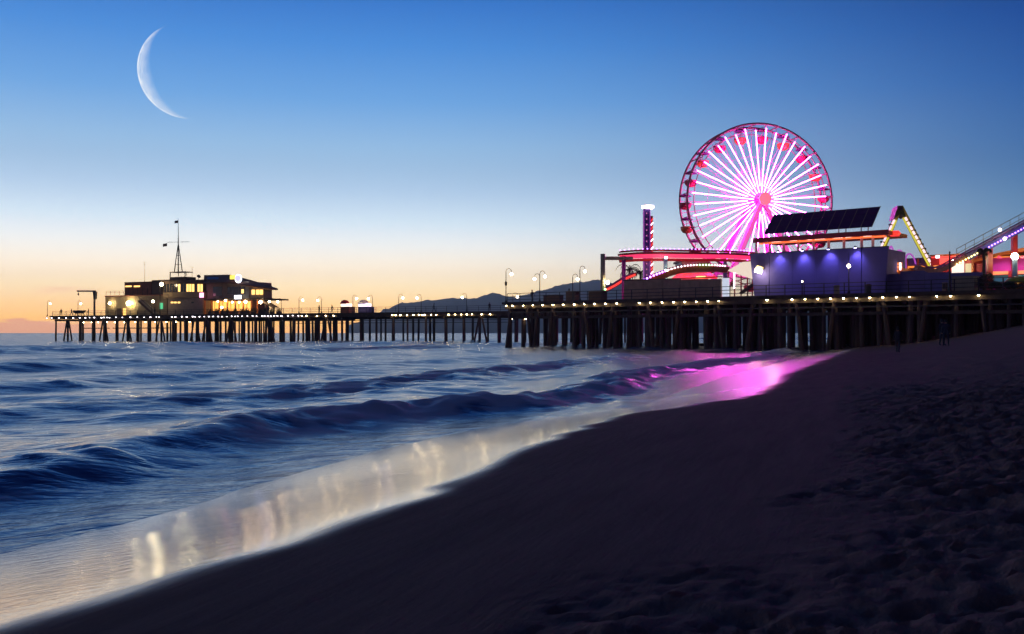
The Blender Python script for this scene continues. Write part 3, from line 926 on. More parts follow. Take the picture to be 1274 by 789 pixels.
for i in range(20):
    for da in (0,):
        a = R(13 + 9 + 18 * i)
        span(U_RIMBAR, 'cross_bar', fw, wp(a, RW - .1, -SEP - .55), wp(a, RW - .1, SEP + .55), .12)
mb = MB(); mb.lathe([(.5, -2.2), (.5, 3.5)], hubc, 16, nF); mb.build('hub', M['pink'], fw, smooth=False)
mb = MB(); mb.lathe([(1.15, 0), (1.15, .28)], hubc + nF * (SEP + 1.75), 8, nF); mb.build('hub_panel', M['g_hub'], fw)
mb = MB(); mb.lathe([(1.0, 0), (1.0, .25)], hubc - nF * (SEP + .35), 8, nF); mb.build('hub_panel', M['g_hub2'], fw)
for off in (SEP + .9, -SEP - .9):
    for sg in (-1, 1):
        base = Vector((hubc.x, hubc.y, DZ)) + uF * (8.6 * sg) + nF * off * 1.5
        mb = MB(); mb.bar(hubc + nF * off * .9, base, .75, .75); mb.build('support_leg', M['pink'], fw)
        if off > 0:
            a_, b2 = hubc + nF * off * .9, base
            mb = MB(); mb.bar(a_ + (b2 - a_) * .05 + nF * .42, a_ + (b2 - a_) * .97 + nF * .42, .62, .06, nF); mb.build('added_leg_glow', M['g_leg'], fw)  # glowing sheet added over the leg so the steel looks lit pink
    mb = MB(); mb.bar(Vector((hubc.x, hubc.y, DZ + 6)) - uF * 5.6 + nF * off * 1.3, Vector((hubc.x, hubc.y, DZ + 6)) + uF * 5.6 + nF * off * 1.3, .35, .35); mb.build('support_tie', M['pink'], fw)
mb = MB(); mb.box((hubc.x, hubc.y, DZ + .5), (20, 6, 1.0), uF, Vector((-uF.y, uF.x, 0))); mb.build('boarding_platform', M['rim'], fw)
prof_t = [(.25, -.95), (.62, -.85), (.92, -.45), (1.0, .05), (.94, .08), (.85, -.4)]
prof_c = [(1.02, 0), (.98, .06), (.55, .28), (.12, .40)]
tub_m = {}
for key, c in (('red', (.50, .03, .06)), ('orange', (.62, .20, .03))):
    tub_m[key] = MB().lathe(prof_t, (0, 0, 0), 14).mesh('gondola_tub_' + key, mat('gondola_%s_fibreglass' % key, c, .35, 0, .1, 2), smooth=True)
can_m = MB().lathe(prof_c, (0, 0, 0), 12).mesh('canopy', mat('gondola_purple_canopy', (.20, .05, .22), .6, 0, .15, 2), smooth=True)
pol_m = MB().tube([(0, 0, -.8), (0, 0, 1.25)], .05, 6).mesh('hanger', M['rim'])
for i in range(20):
    a = R(13 + 18 * i)
    p = wp(a, RW - .25, 0) + Vector((0, 0, -1.75))
    g = inst(tub_m['orange' if i in (3, 5, 7, 10, 13, 16, 1) else 'red'], 'gondola', fw, p, None, (1.08,) * 3)
    for me, nm, dz in ((can_m, 'canopy', 1.12), (pol_m, 'hanger', 0)):
        c = bpy.data.objects.new(nm, me); COL.objects.link(c); c.parent = g; c.location = (0, 0, dz)
    span(U_RIMBAR, 'axle', fw, wp(a, RW - .25, -SEP), wp(a, RW - .25, SEP), .07)

# ================================================================== drop tower
p = P(806, 383, 152); top = P(806, 256, 152)
dt = thing('drop_tower', 'slim dark drop tower with a bright white crown and a striped light strip', 'ride tower', (p.x, p.y, DZ))
mb = MB(); mb.box((p.x - .2, p.y, (DZ + top.z) / 2), (1.0, 1.0, top.z - DZ)); mb.build('column', mat('deep_violet_tower_paint', (.16, .07, .40), .5, 0, .2, 1), dt)
for k in range(22):
    z0 = DZ + 1.0 + k * .62
    if z0 > top.z - 2.4: break
    mb = MB(); mb.bar((p.x + .42, p.y - .42, z0), (p.x + .72, p.y - .42, z0 + .42), .14, .16, Vector((0, 1, 0))); mb.build('stripe_light', M['g_ledw'] if k % 2 == 0 else M['g_red'], dt)
mb = MB(); mb.box((p.x + .55, p.y - .1, (DZ + top.z - 1.6) / 2), (.36, .5, top.z - 1.6 - DZ)); mb.build('light_rail', M['red'], dt)
for k in range(16):
    mb = MB(); mb.box((p.x - .25, p.y - .53, DZ + 1.2 + k * .85), (.14, .05, .2)); mb.build('bulb', glow('dim_rose_bulb', (.8, .2, .5), .8) if k == 0 else bpy.data.materials['dim_rose_bulb'], dt)
for sx in (-.68, .28):
    mb = MB(); mb.bar((p.x + sx, p.y - .5, DZ + .5), (p.x + sx, p.y - .5, top.z - .8), .09, .09); mb.build('added_edge_glow', M['g_vtube'], dt)  # violet strips added so the column looks lit
mb = MB(); mb.lathe([(.62, 0), (.95, .15), (.95, .55), (.6, .62)], (p.x, p.y, top.z - .55), 14); mb.build('crown_light', M['g_ledw'], dt, smooth=True)
mb = MB(); mb.box((p.x - .1, p.y, top.z + .12), (.9, .9, .14)); mb.build('crown_cap', M['steel'], dt)
mb = MB(); mb.lathe([(1.2, 0), (1.35, .3), (1.35, 1.2), (1.1, 1.3)], (p.x, p.y, DZ + 1.0), 12); mb.build('seat_ring', M['steel'], dt)


def poly(pts, d):
    """photo polyline (px, py[, depth]) as world points"""
    return [P(q[0], q[1], q[2] if len(q) > 2 else d) for q in pts]


def bulbs(name, material, pts, r_, parent):
    mb = MB()
    for c in pts: mb.ball(c, r_, 6, 4)
    return mb.build(name, material, parent, kind='stuff')


def along(pts, step):
    out_, acc = [], 0.0
    for a, c in zip(pts[:-1], pts[1:]):
        L_ = (c - a).length
        while acc < L_:
            out_.append(a + (c - a) * acc / L_); acc += step
        acc -= L_
    return out_


def sweep(mb, pts, w_, h):
    for a, c in zip(pts[:-1], pts[1:]): mb.bar(a, c, w_, h)
    return mb


# ================================================================== roller coaster, seaward end
rc = thing('roller_coaster', 'red lit roller-coaster track on columns beside the drop tower', 'roller coaster', P(800, 383, 152).xy.to_3d() + Vector((0, 0, DZ)))
up = poly([(771, 317, 148), (790, 315.5, 149), (820, 315, 150), (860, 315.5, 152), (905, 316, 156), (940, 318, 160)], 150)
mb = MB(); sweep(mb, up, 1.2, .32); mb.build('track_bed', M['red'], rc)
mb = MB(); sweep(mb, [q_ + Vector((0, -.5, -.45)) for q_ in up], .22, .62); mb.build('light_strip', M['g_pinkred'], rc)
for o_ in (-.7, .7):
    mb = MB(); mb.tube([q_ + Vector((0, o_, .42)) for q_ in up], .10, 6); mb.build('rail', M['red'], rc, smooth=True)
bulbs('bulb_row', M['g_violet'], [q_ + Vector((0, -.75, .62)) for q_ in along(up, .75)], .10, rc)
mb = MB(); sweep(mb, [q_ + Vector((0, .2, -.98)) for q_ in up], .3, .4); mb.build('box_spine', M['red'], rc)
cp_ = P(750, 316, 142)
mb = MB(); mb.lathe([(.34, 0), (.34, cp_.z - DZ)], (cp_.x, cp_.y, DZ), 12); mb.build('column', M['beige'], rc, smooth=True)
mb = MB(); mb.bar(P(750, 321.5, 142.3), P(786, 321.5, 146), .5, .5); mb.build('cross_beam', M['beige'], rc)
for px, mm, d in ((776, 'magc', 145), (828, 'blue', 150), (902, 'blue', 157)):
    c = P(px, 319, d)
    m_ = M['blue'] if mm == 'blue' else M['magenta']
    mb = MB(); mb.lathe([(.3, 0), (.3, c.z - DZ)], (c.x, c.y, DZ), 12); mb.build('column', m_, rc, smooth=True)
for px, py, d in ((828, 321, 149), (828, 337, 149)):
    c = P(px, py, d); mb = MB(); mb.box(c + Vector((0, -.5, 0)), (.42, .3, .36)); mb.build('floodlight', M['g_flood'] if py > 330 else M['g_ledw'], rc)
low = poly([(788, 353, 143), (800, 348.5, 143.5), (815, 342, 144), (828, 337, 145), (840, 333.3, 145.5), (852, 331, 146), (866, 330, 147), (884, 330, 148), (904, 331.5, 150)], 146)
mb = MB(); sweep(mb, [q_ + Vector((0, 0, -.55)) for q_ in low], 1.1, .8); mb.build('lower_track_bed', M['orange'], rc)
for o_ in (-.6, .6):
    mb = MB(); mb.tube([q_ + Vector((0, o_, .15)) for q_ in low], .09, 6); mb.build('rail', M['red'], rc, smooth=True)
lb = along(low, .55)
bulbs('violet_bulb_row', M['g_violet'], [q_ + Vector((0, -.68, 0)) for q_ in lb if q_.x < P(828, 0, 145).x], .17, rc)
bulbs('white_bulb_row', M['g_ledw'], [q_ + Vector((0, -.68, 0)) for q_ in lb if P(828, 0, 145).x <= q_.x < P(868, 0, 147).x or q_.x > P(886, 0, 147).x], .13, rc)
bulbs('green_bulb_row', M['g_grn'], [q_ + Vector((0, -.68, 0)) for q_ in lb if P(868, 0, 147).x <= q_.x < P(886, 0, 147).x], .13, rc)
dn = poly([(752, 361, 145), (764, 355, 146), (777, 346.5, 147), (790, 341, 148)], 146)
mb = MB(); sweep(mb, dn, .9, .5); mb.build('descending_track', M['red'], rc)
mb = MB(); sweep(mb, [q_ + Vector((0, -.5, -.1)) for q_ in dn], .1, .3); mb.build('light_strip', M['g_red'], rc)
c = P(756, 351.5, 141.5); mb = MB(); mb.ball(c, .26, 10, 6); mb.build('column_lamp', M['g_flood'], rc, smooth=True)
mb = MB(); mb.bar(c, c + Vector((-.75, .3, .1)), .08, .08); mb.build('lamp_bracket', M['steel'], rc)
c = P(753, 360, 141.4); mb = MB(); mb.ball(c, .14, 8, 5); mb.build('signal_light', M['g_grn'], rc, smooth=True)

# pavilion with red canopy under the track
pv = thing('ride_pavilion', 'white-topped ride pavilion with a glowing red canopy under the coaster', 'pavilion', P(865, 383, 156).xy.to_3d() + Vector((0, 0, DZ)))
a0, a1 = P(848, 331, 157), P(881, 331, 157)
mb = MB(); mb.hexa([Vector((a0.x, 157, DZ)), Vector((a1.x, 157, DZ)), Vector((a1.x, 163, DZ)), Vector((a0.x, 163, DZ)), Vector((a0.x, 157, 13.2)), Vector((a1.x, 157, 13.2)), Vector((a1.x, 163, 13.2)), Vector((a0.x, 163, 13.2))]); mb.build('wall', M['white'], pv)
mb = MB(); mb.box(((a0.x + a1.x) / 2, 160, 13.35), (a1.x - a0.x + .6, 6.6, .3)); mb.build('roof', M['greyw'], pv)
mb = MB(); mb.prism([P(836, 347.5, 152), P(893, 346.5, 152), P(884, 340.5, 155), P(844, 341.5, 155)], (0, .1, .18)); mb.build('canopy', M['g_red'], pv)
for x in (838, 864, 891):
    c = P(x, 346, 152.2); mb = MB(); mb.bar((c.x, c.y, DZ), c, .16, .16); mb.build('post', M['red'], pv)
c = P(872, 346, 151.5); mb = MB(); mb.lathe([(.15, 0), (.8, .1), (.75, .25), (.1, .3)], c, 10); mb.build('lamp', M['g_amber'], pv)

# ================================================================== brown panel wall along the railing
bw = thing('panel_wall', 'long brown plywood panel wall behind the railing below the coaster', 'wall', FL.at(FL.t(836, 2.0), 2.2, DZ))
edges = [776, 801, 824, 846, 870, 897]
for i, (x0, x1) in enumerate(zip(edges[:-1], edges[1:])):
    mb = MB(); FL.block(mb, x0 + .25, x1 - .25, 347.5 + .6 * (i % 2 == 1), 0, 2.0, .3, DZ + .02); mb.build('panel', M['brown'], bw)
mb = MB(); FL.block(mb, 775, 898, 346.3, 347.2, 1.9, .5); mb.build('top_rail', M['dark'], bw)
o = FL.block(MB(), 898.5, 905.5, 346, 0, 2.2, .4, DZ + .02).build('display_panel', glow('lit_white_panel', (.75, .82, 1.0), .75))
tag(o, 'narrow lit white panel at the end of the brown panel wall', 'panel')
for x, w_ in ((706 + 4, 6), (741, 9)):
    o = thing('service_cabinet', 'low dark cabinet by the railing %s the tan column' % ('left of the lamps and' if x < 720 else 'at the foot of'), 'cabinet', FL.at(FL.t(x, 2.5), 2.5, DZ))
    FL.block(MB(), x - w_, x + w_, 363, 0, 2.5, 1.0, DZ + .02).build('body', M['dark'], o)
    FL.block(MB(), x - w_ - .4, x + w_ + .4, 362.2, 363, 2.4, 1.2).build('lid', M['greyw'], o)
o = thing('railing_bench', 'long low dark bench box on the deck right of the pier corner', 'bench', FL.at(FL.t(686, 2.5), 2.5, DZ))
FL.block(MB(), 676, 696, 367.5, 0, 2.6, .9, DZ + .02).build('base', M['dark'], o)
FL.block(MB(), 675.5, 696.5, 366.9, 367.5, 2.5, 1.1).build('seat', M['wood'], o)

# white tent beside the violet building
tn = thing('white_tent', 'glowing white sloped tent roof on red trusses left of the violet building', 'tent', FL.at(FL.t(920, 9), 9, DZ))
q0, q1, q2, q3 = FL.pix(906, 336, 8), FL.pix(924, 326, 9), FL.pix(940, 325, 10), FL.pix(938, 347, 8)
mb = MB(); mb.prism([q0, q3, q2, q1], (0, .05, -.12)); mb.build('roof_cloth', M['g_awning'], tn)
for x, y in ((906, 337), (914, 338), (922, 341), (930, 344), (936, 346)):
    c = FL.pix(x, y, 8.1); mb = MB(); mb.bar((c.x, c.y, DZ), c, .14, .14); mb.build('post', M['red'], tn)
for (x0, y0), (x1, y1) in (((906, 345), (936, 358)), ((908, 352), (930, 346)), ((906, 356), (936, 352))):
    mb = MB(); mb.bar(FL.pix(x0, y0, 8.3), FL.pix(x1, y1, 8.3), .12, .12); mb.build('brace', M['rim'], tn)
c = FL.pix(913.5, 348, 7.7); mb = MB(); mb.bar(c + Vector((0, 0, -1.1)), c + Vector((0, 0, .9)), .16, .16); mb.build('light_tube', M['g_ledw'], tn)
mb = MB(); mb.bar(FL.pix(922, 365, 7.5), FL.pix(937, 354, 7.5), .8, .2); mb.build('ramp', M['dark'], tn)

# ================================================================== violet building with canopy roof
vb = thing('violet_building', 'big violet wall with flared ends washed by four blue-violet downlights', 'building', FL.at(FL.t(1020, 7), 7, DZ))
BV = 4.0
ztop = FL.pix(1020, 311.5, BV).z


def vpanel(xt0, xt1, xb0, xb1, name, b_=BV, th=.35, zt=ztop, m_='purple'):
    t0, t1, u0, u1 = FL.t(xt0, b_), FL.t(xt1, b_), FL.t(xb0, b_), FL.t(xb1, b_)
    mb = MB(); mb.hexa([FL.at(u0, b_, DZ + .02), FL.at(u1, b_, DZ + .02), FL.at(u1, b_ + th, DZ + .02), FL.at(u0, b_ + th, DZ + .02), FL.at(t0, b_, zt), FL.at(t1, b_, zt), FL.at(t1, b_ + th, zt), FL.at(t0, b_ + th, zt)])
    return mb.build(name, M[m_], vb)


vpanel(933, 956.6, 938.5, 956.6, 'wing')
for xa, xb in zip((957.4, 986, 1014.6, 1043.2), (985.8, 1014.4, 1043, 1071.4)): vpanel(xa, xb, xa, xb, 'wall_panel')
vpanel(1072.4, 1105, 1072.4, 1100.5, 'wing')
FL.block(MB(), 942, 1098, 313, 0, 4.6, 7.5, DZ + .02).build('body', M['purple2'], vb)
FL.block(MB(), 933.5, 1104.5, 310.9, 311.6, 3.95, .5).build('coping', M['steel'], vb)
for x in (968, 998, 1030.5, 1064):
    c = FL.pix(x, 311, 3.35)
    c.z = ztop + .05
    mb = MB(); mb.bar(c + FL.uy * .8, c, .07, .07); mb.build('light_arm', M['steel'], vb)
    mb = MB(); mb.lathe([(.1, .16), (.2, 0), (.2, -.06), (.08, .1)], c, 10); mb.build('light_shade', M['steel'], vb)
    mb = MB(); mb.lathe([(.15, 0), (.15, -.05)], c + Vector((0, 0, -.02)), 10); mb.build('downlight', M['g_blue'], vb)
    l = bpy.data.lights.new('wall_wash', 'SPOT'); l.energy = 380; l.color = (.42, .36, 1.0); l.spot_size = R(95); l.spot_blend = .9; l.shadow_soft_size = .12
    lo = bpy.data.objects.new('wall_wash', l); COL.objects.link(lo); lo.parent = vb
    lo.location = c + Vector((0, 0, -.1)) - wo(vb)
    lo.rotation_mode = 'QUATERNION'; lo.rotation_quaternion = (-(FL.uy * .45 + Vector((0, 0, -1)))).to_track_quat('Z', 'Y')
# flood lamp on the left wing
c = FL.pix(945, 334, 3.4)
mb = MB(); mb.box(c, (.75, .3, .5), (FL.ux + Vector((0, 0, -.35))).normalized(), FL.uy); mb.build('flood_lamp_housing', M['g_signy'], vb)
mb = MB(); mb.box(c + Vector((-.2, -.3, -.32)), (.75, .25, .42), (FL.ux + Vector((0, 0, -.35))).normalized(), FL.uy); mb.build('flood_lamp_lens', M['g_flood'], vb)
mb = MB(); mb.bar(c, c + FL.uy * .8, .1, .1); mb.build('flood_lamp_bracket', M['steel'], vb)

cr = thing('canopy_roof', 'flat orange-red canopy roof on pale columns behind the violet wall', 'canopy', FL.at(FL.t(1020, 15), 15, DZ))
zc = FL.pix(1020, 294, 13).z
t0, t1 = FL.t(938.5, 13), FL.t(1104, 13)
mb = MB(); mb.box(FL.at((t0 + t1) / 2, 16.5, zc), (t1 - t0, 7, .42), FL.ux, FL.uy); mb.build('roof_slab', M['orange'], cr)
mb = MB(); mb.box(FL.at((t0 + t1) / 2, 12.95, zc - .02), (t1 - t0 + .3, .12, .6), FL.ux, FL.uy); mb.build('fascia', M['red'], cr)
mb = MB(); mb.lathe([(.5, -.3), (.7, 0), (.5, .3)], FL.at(t1, 15.5, zc), 12); mb.build('roof_nose', M['g_red'], cr)
for x in (941, 958, 975, 993, 1012, 1031, 1050, 1072, 1086):
    for b_ in (13.6, 19.4):
        tt = FL.t(x, b_)
        mb = MB(); mb.bar(FL.at(tt, b_, DZ), FL.at(tt, b_, zc - .22), .26, .26); mb.build('column', M['white'], cr)
for x in (966, 989, 1010, 1021, 1043, 1053, 1080):
    c = FL.at(FL.t(x, 14.5), 14.5, zc - .32)
    mb = MB(); mb.box(c, (1.2, .35, .14), FL.ux, FL.uy); mb.build('ceiling_light', M['g_ledw'], cr)
mb = MB(); mb.box(FL.at((t0 + t1) / 2, 13.7, zc - .42), (t1 - t0 - 1, .9, .12), FL.ux, FL.uy); mb.build('added_red_glow', M['g_under'], cr)  # glowing strip added so the underside looks lit orange-red

sa = thing('solar_array', 'tilted bank of dark solar panels mounted over the orange canopy roof', 'solar panels', FL.at(FL.t(1020, 15), 15, zc + .2))
bl0, br0 = FL.pix(951, 289, 14.5), FL.pix(1085, 285, 14.5)
tl0, tr0 = FL.pix(962.3, 265.7, 17.4), FL.pix(1093, 259.5, 17.4)
zb, zt_ = (bl0.z + br0.z) / 2, (tl0.z + tr0.z) / 2
ta, tb = FL.t(951, 14.5), FL.t(1085, 14.5)
NP_, NRW = 10, 3
wd = (tb - ta) / NP_
tilt = (FL.uy * 2.9 + Vector((0, 0, zt_ - zb))); tl = tilt.length; tilt.normalize()
pm = MB().box((0, 0, 0), (wd - .05, tl / NRW - .05, .06)).mesh('solar_panel', M['solar'])
rotm = Matrix((FL.ux, tilt, FL.ux.cross(tilt))).transposed().to_quaternion()
for i in range(NP_):
    for j in range(NRW):
        inst(pm, 'solar_panel', sa, FL.at(ta + wd * (i + .5), 14.5, zb) + tilt * tl * (j + .5) / NRW, rotm)
for i in range(NP_ + 1):
    a = FL.at(ta + wd * i, 14.5, zb) + FL.ux.cross(tilt) * .05
    mb = MB(); mb.bar(a, a + tilt * tl, .07, .05); mb.build('support_rail', M['greyw'], sa)
for i in (1, 2, 4, 5, 7, 9):
    for b_, z_ in ((14.7, zb), (17.0, zt_ - .5)):
        mb = MB(); mb.bar(FL.at(ta + wd * i, b_, zc + .2), FL.at(ta + wd * i, b_, z_), .1, .1); mb.build('stand_leg', M['rim'], sa)

# ================================================================== swing ride A-frame
sr = thing('swing_ride', 'tall yellow-green A-frame ride with white light tubes down both legs', 'ride', P(1128, 372, 122).xy.to_3d() + Vector((0, 0, DZ)))
apx = P(1120, 257, 122)
for dd in (0, 1.6):
    ap_ = apx + Vector((.35 * dd, dd, 0))
    for x, y in ((1090, 330), (1163, 340)):
        ft = P(x, y, 122) + Vector((.35 * dd, dd, 0))
        k_ = (ap_.z - DZ) / (ap_.z - ft.z); ft = ap_ + (ft - ap_) * k_
        mb = MB(); mb.bar(ap_, ft, .42, .75 if dd == 0 else .5, Vector((0, 1, 0))); mb.build('leg', M['yellow'], sr)
for x0, y0, x1, y1, n in ((1113, 273, 1092, 316, 6), (1126, 270, 1161, 333, 11)):
    a, c = P(x0, y0, 121.4), P(x1, y1, 121.4)
    for i in range(n):
        u0, u1 = (i + .08) / n, (i + .80) / n
        mb = MB(); mb.bar(a + (c - a) * u0, a + (c - a) * u1, .18, .26, Vector((0, 1, 0))); mb.build('light_tube', M['g_ride'], sr)
        s_ = a + (c - a) * ((i + .92) / n); mb = MB(); mb.box(s_ + Vector((-.3 if n == 6 else .3, 0, 0)), (.2, .2, .2)); mb.build('lamp_clamp', M['steel'], sr)
for x0, y0, x1, y1 in ((1115.2, 274, 1094.8, 318), (1123.4, 271, 1158.6, 336)):
    mb = MB(); mb.bar(P(x0, y0, 121.5), P(x1, y1, 121.5), .12, .27, Vector((0, 1, 0))); mb.build('added_edge_glow', M['g_lime'], sr)  # glow added along the legs, as if the tubes lit their paint
mb = MB(); mb.prism([P(1117, 256, 121.5), P(1123, 256, 121.5), P(1127, 270, 121.5), P(1120, 266, 121.5), P(1112, 273, 121.5)], (.3, 2.4, 0)); mb.build('apex_housing', M['green'], sr)
mb = MB(); mb.lathe([(.3, 0), (.3, 2.8)], P(1120, 259, 121.2), 10, Vector((.12, 1, 0))); mb.build('axle', M['steel'], sr)

# ================================================================== tube loops and orange booth
for x0, x1, yb, yt, lab in ((1107.5, 1113.5, 330, 306, 'narrowest and tallest violet tube loop, next to the violet building'), (1114.5, 1127, 331, 311, 'round violet tube loop, middle of the three loops'), (1127, 1139.5, 332, 315.5, 'low dim violet tube loop nearest the A-frame ride')):
    d = 121 + (x0 - 1107) * .05
    a, c = P(x0, yb, d), P(x1, yb, d)
    hgt = P(x0, yt, d).z - a.z
    o = thing('tube_loop', lab, 'light loop', ((a.x + c.x) / 2, d, DZ), 'violet tube loops')
    pts = [Vector(((a.x + c.x) / 2 - (c.x - a.x) / 2 * math.cos(u), d + .5 * math.sin(u * 1.0), a.z + hgt * math.sin(u) ** .8)) for u in np.linspace(0.02, math.pi - .02, 17)]
    pts = [Vector((pts[0].x, pts[0].y, DZ))] + pts + [Vector((pts[-1].x, pts[-1].y, DZ))]
    mb = MB(); mb.tube(pts, .10, 8); mb.build('tube', M['g_vtube'], o, smooth=True)
    for q_ in (pts[0], pts[-1]):
        mb = MB(); mb.box(q_ + Vector((0, 0, .15)), (.5, .5, .3)); mb.build('foot', M['steel'], o)
ob = thing('orange_booth', 'orange lit game booth with a white corner post beside the violet building', 'booth', FL.at(FL.t(1115, 10), 10, DZ))
FL.block(MB(), 1099, 1124, 334, 0, 9.5, 3, DZ + .02).build('counter', M['orange'], ob)
for k, (y0, y1) in enumerate(((327, 330), (331, 334.2), (336, 339))):
    FL.block(MB(), 1100, 1122 if k < 2 else 1117, y0, y1, 9.3 - k * .05, .12).build('light_band', M['g_orange'], ob)
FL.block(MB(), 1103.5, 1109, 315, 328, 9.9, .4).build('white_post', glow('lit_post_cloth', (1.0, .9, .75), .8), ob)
FL.block(MB(), 1119, 1120.5, 327, 336, 9.0, .15).build('light_tube', M['g_ledw'], ob)
ab = thing('arcade_building', 'low orange and violet arcade building behind the A-frame ride', 'building', FL.at(FL.t(1145, 24), 24, DZ))
FL.block(MB(), 1115, 1165, 321, 0, 22, 6, DZ + .02).build('violet_wall', M['purple2'], ab)
FL.block(MB(), 1116, 1158, 331, 336.5, 21.7, .2).build('orange_band', M['g_orange'], ab)
for x in (1127, 1141, 1152): FL.block(MB(), x, x + 1.6, 322, 337, 21.5, .3).build('pilaster', M['orange'], ab)
hb = thing('red_hall', 'red fairground hall with a white-lit entrance under the rising coaster', 'building', FL.at(FL.t(1185, 18), 18, DZ))
FL.block(MB(), 1158, 1222, 317, 0, 17, 8, DZ + .02).build('wall', M['red'], hb)
FL.block(MB(), 1156, 1224, 315.8, 317.4, 16.6, 8.8).build('roof', M['orange'], hb)
FL.block(MB(), 1184, 1199, 326, 342, 16.7, .2).build('entrance_panel', glow('lit_entrance_cloth', (1.0, .86, .74), 1.1), hb)
FL.block(MB(), 1201, 1208, 328, 342, 16.75, .2).build('entrance_panel', glow('lit_side_cloth', (1.0, .80, .45), .6), hb)
FL.block(MB(), 1164, 1168, 318, 321, 16.0, .3).build('wall_lamp', M['g_ledw'], hb)
FL.block(MB(), 1161, 1183, 330, 334, 16.72, .15).build('lit_band', M['g_orange'], hb)
FL.block(MB(), 1158.5, 1221.5, 318.2, 319.6, 16.7, .15).build('added_red_glow', M['g_red'], hb)  # glowing strip added to brighten the hall front
FL.block(MB(), 1169, 1183, 321, 329, 16.8, .1).build('red_lit_panel', M['g_red'], hb)
FL.block(MB(), 1208.5, 1211.5, 318, 342, 16.6, .3).build('pilaster', M['orange'], hb)
c = FL.pix(1187, 326.5, 14.0); mb = MB(); mb.ball(c, .32, 10, 6); mb.build('entrance_lamp', M['g_flood'], hb, smooth=True)
mb = MB(); mb.bar(c, c + FL.uy * 2.9, .08, .08); mb.build('lamp_arm', M['steel'], hb)
# red sloping hoarding
FL.block(MB(), 1131, 1156, 333, 337.5, 12.5, .2).build('low_hoarding', M['orange'], hb)

# ================================================================== coaster rising to the right
ct = thing('coaster_lift_hill', 'coaster track climbing to the right, edged with yellow, pink and violet bulbs', 'roller coaster', FL.at(FL.t(1215, 12), 12, DZ))
trk = poly([(1140, 333), (1150, 337), (1163, 338), (1175, 334), (1186, 327.5), (1200, 320), (1225, 306.5), (1250, 293), (1275, 279.5), (1310, 260), (1345, 244)], 109)
mb = MB(); sweep(mb, trk, 1.3, .45); mb.build('track_bed', M['rim'], ct)
for o_ in (-.7, .7):
    mb = MB(); mb.tube([q_ + Vector((0, o_, .4)) for q_ in trk], .09, 6); mb.build('rail', M['pink'], ct, smooth=True)
mb = MB()
for q_ in along(trk[4:], 1.1): mb.bar(q_ + Vector((0, -.8, .1)), q_ + Vector((0, -.8, 1.5)), .04, .04)
mb.tube([q_ + Vector((0, -.8, 1.5)) for q_ in trk[4:]], .035, 5); mb.tube([q_ + Vector((0, -.8, .95)) for q_ in trk[4:]], .03, 5)
mb.build('catwalk_railing', M['greyw'], ct, kind='stuff')
mb = MB(); sweep(mb, [q_ + Vector((0, -.75, -.1)) for q_ in trk[5:]], .16, .75); mb.build('side_plate', M['purple2'], ct)
bl = [q_ + Vector((0, -.9, -.18)) for q_ in along(trk[4:], .36)]
xx = lambda px: P(px, 0, 109).x
bulbs('yellow_bulb_row', M['g_yel'], [q_ for q_ in bl if q_.x < xx(1212)], .085, ct)
bulbs('rose_bulb_row', M['g_rose'], [q_ for q_ in bl if xx(1212) <= q_.x < xx(1222)], .085, ct)
bulbs('violet_bulb_row', M['g_violet'], [q_ for q_ in bl if q_.x >= xx(1222)], .085, ct)
for px, py in ((1244, 286), (1250, 297)):
    c = P(px, py, 108); mb = MB(); mb.ball(c, .2, 8, 5); mb.build('track_lamp', M['g_ledw'], ct, smooth=True)
for px, py in ((1231, 306), (1262, 290), (1300, 268)):
    c = P(px, py, 109); mb = MB(); mb.bar((c.x, c.y, DZ), c, .5, .5); mb.build('column', M['red'], ct)

# ================================================================== magenta building and what stands before it, far right
mg = thing('magenta_building', 'magenta building with orange roof bands behind the rising coaster', 'building', FL.at(FL.t(1262, 16), 16, DZ))
FL.block(MB(), 1226, 1345, 318, 0, 15, 9, DZ + .02).build('wall', M['magenta'], mg)
r0, r1 = FL.pix(1196, 331, 14.4), FL.pix(1345, 296, 14.4)
mb = MB(); mb.prism([FL.pix(1210, 327, 14.4), FL.pix(1240, 319, 14.4), FL.pix(1274, 312.5, 14.4), FL.pix(1345, 302, 14.4), FL.pix(1345, 296.5, 14.4), FL.pix(1274, 308, 14.4), FL.pix(1240, 315, 14.4), FL.pix(1210, 323, 14.4)][::-1], FL.uy * 10.4); mb.build('roof', M['orange'], mg)
FL.block(MB(), 1234, 1345, 336, 340, 14.6, .3).build('orange_band', M['g_orange'], mg)
FL.block(MB(), 1234, 1345, 341, 349, 14.8, .15).build('teal_band', M['teal'], mg)
FL.block(MB(), 1234, 1345, 317.4, 318.6, 14.7, .15).build('added_eave_glow', M['g_orange'], mg)  # glow added under the roof to make it look lit orange
FL.block(MB(), 1254.5, 1259, 337, 0, 14.2, .3, DZ + .02).build('red_pier', M['red'], mg)
for x in (1243, 1272, 1300):
    c = FL.pix(x, 321, 13.2); mb = MB(); mb.lathe([(.05, .25), (.22, .1), (.25, -.02), (.05, -.02)], c, 10); mb.build('wall_light', M['g_pinkred'], mg)
    l = bpy.data.lights.new('wall_wash', 'SPOT'); l.energy = 170; l.color = (1, .45, .85); l.spot_size = R(120); l.spot_blend = .8; l.shadow_soft_size = .15
    lo = bpy.data.objects.new('wall_wash', l); COL.objects.link(lo); lo.parent = mg; lo.location = c + Vector((0, 0, -.12)) - wo(mg)
    lo.rotation_mode = 'QUATERNION'; lo.rotation_quaternion = (-(FL.uy * .6 + Vector((0, 0, -1)))).to_track_quat('Z', 'Y')
cl = thing('column_lamp', 'pale blue column topped by a bright white lamp before the magenta building', 'lamp', FL.at(FL.t(1262.5, 11), 11, DZ))
c = FL.pix(1262.5, 319, 11)
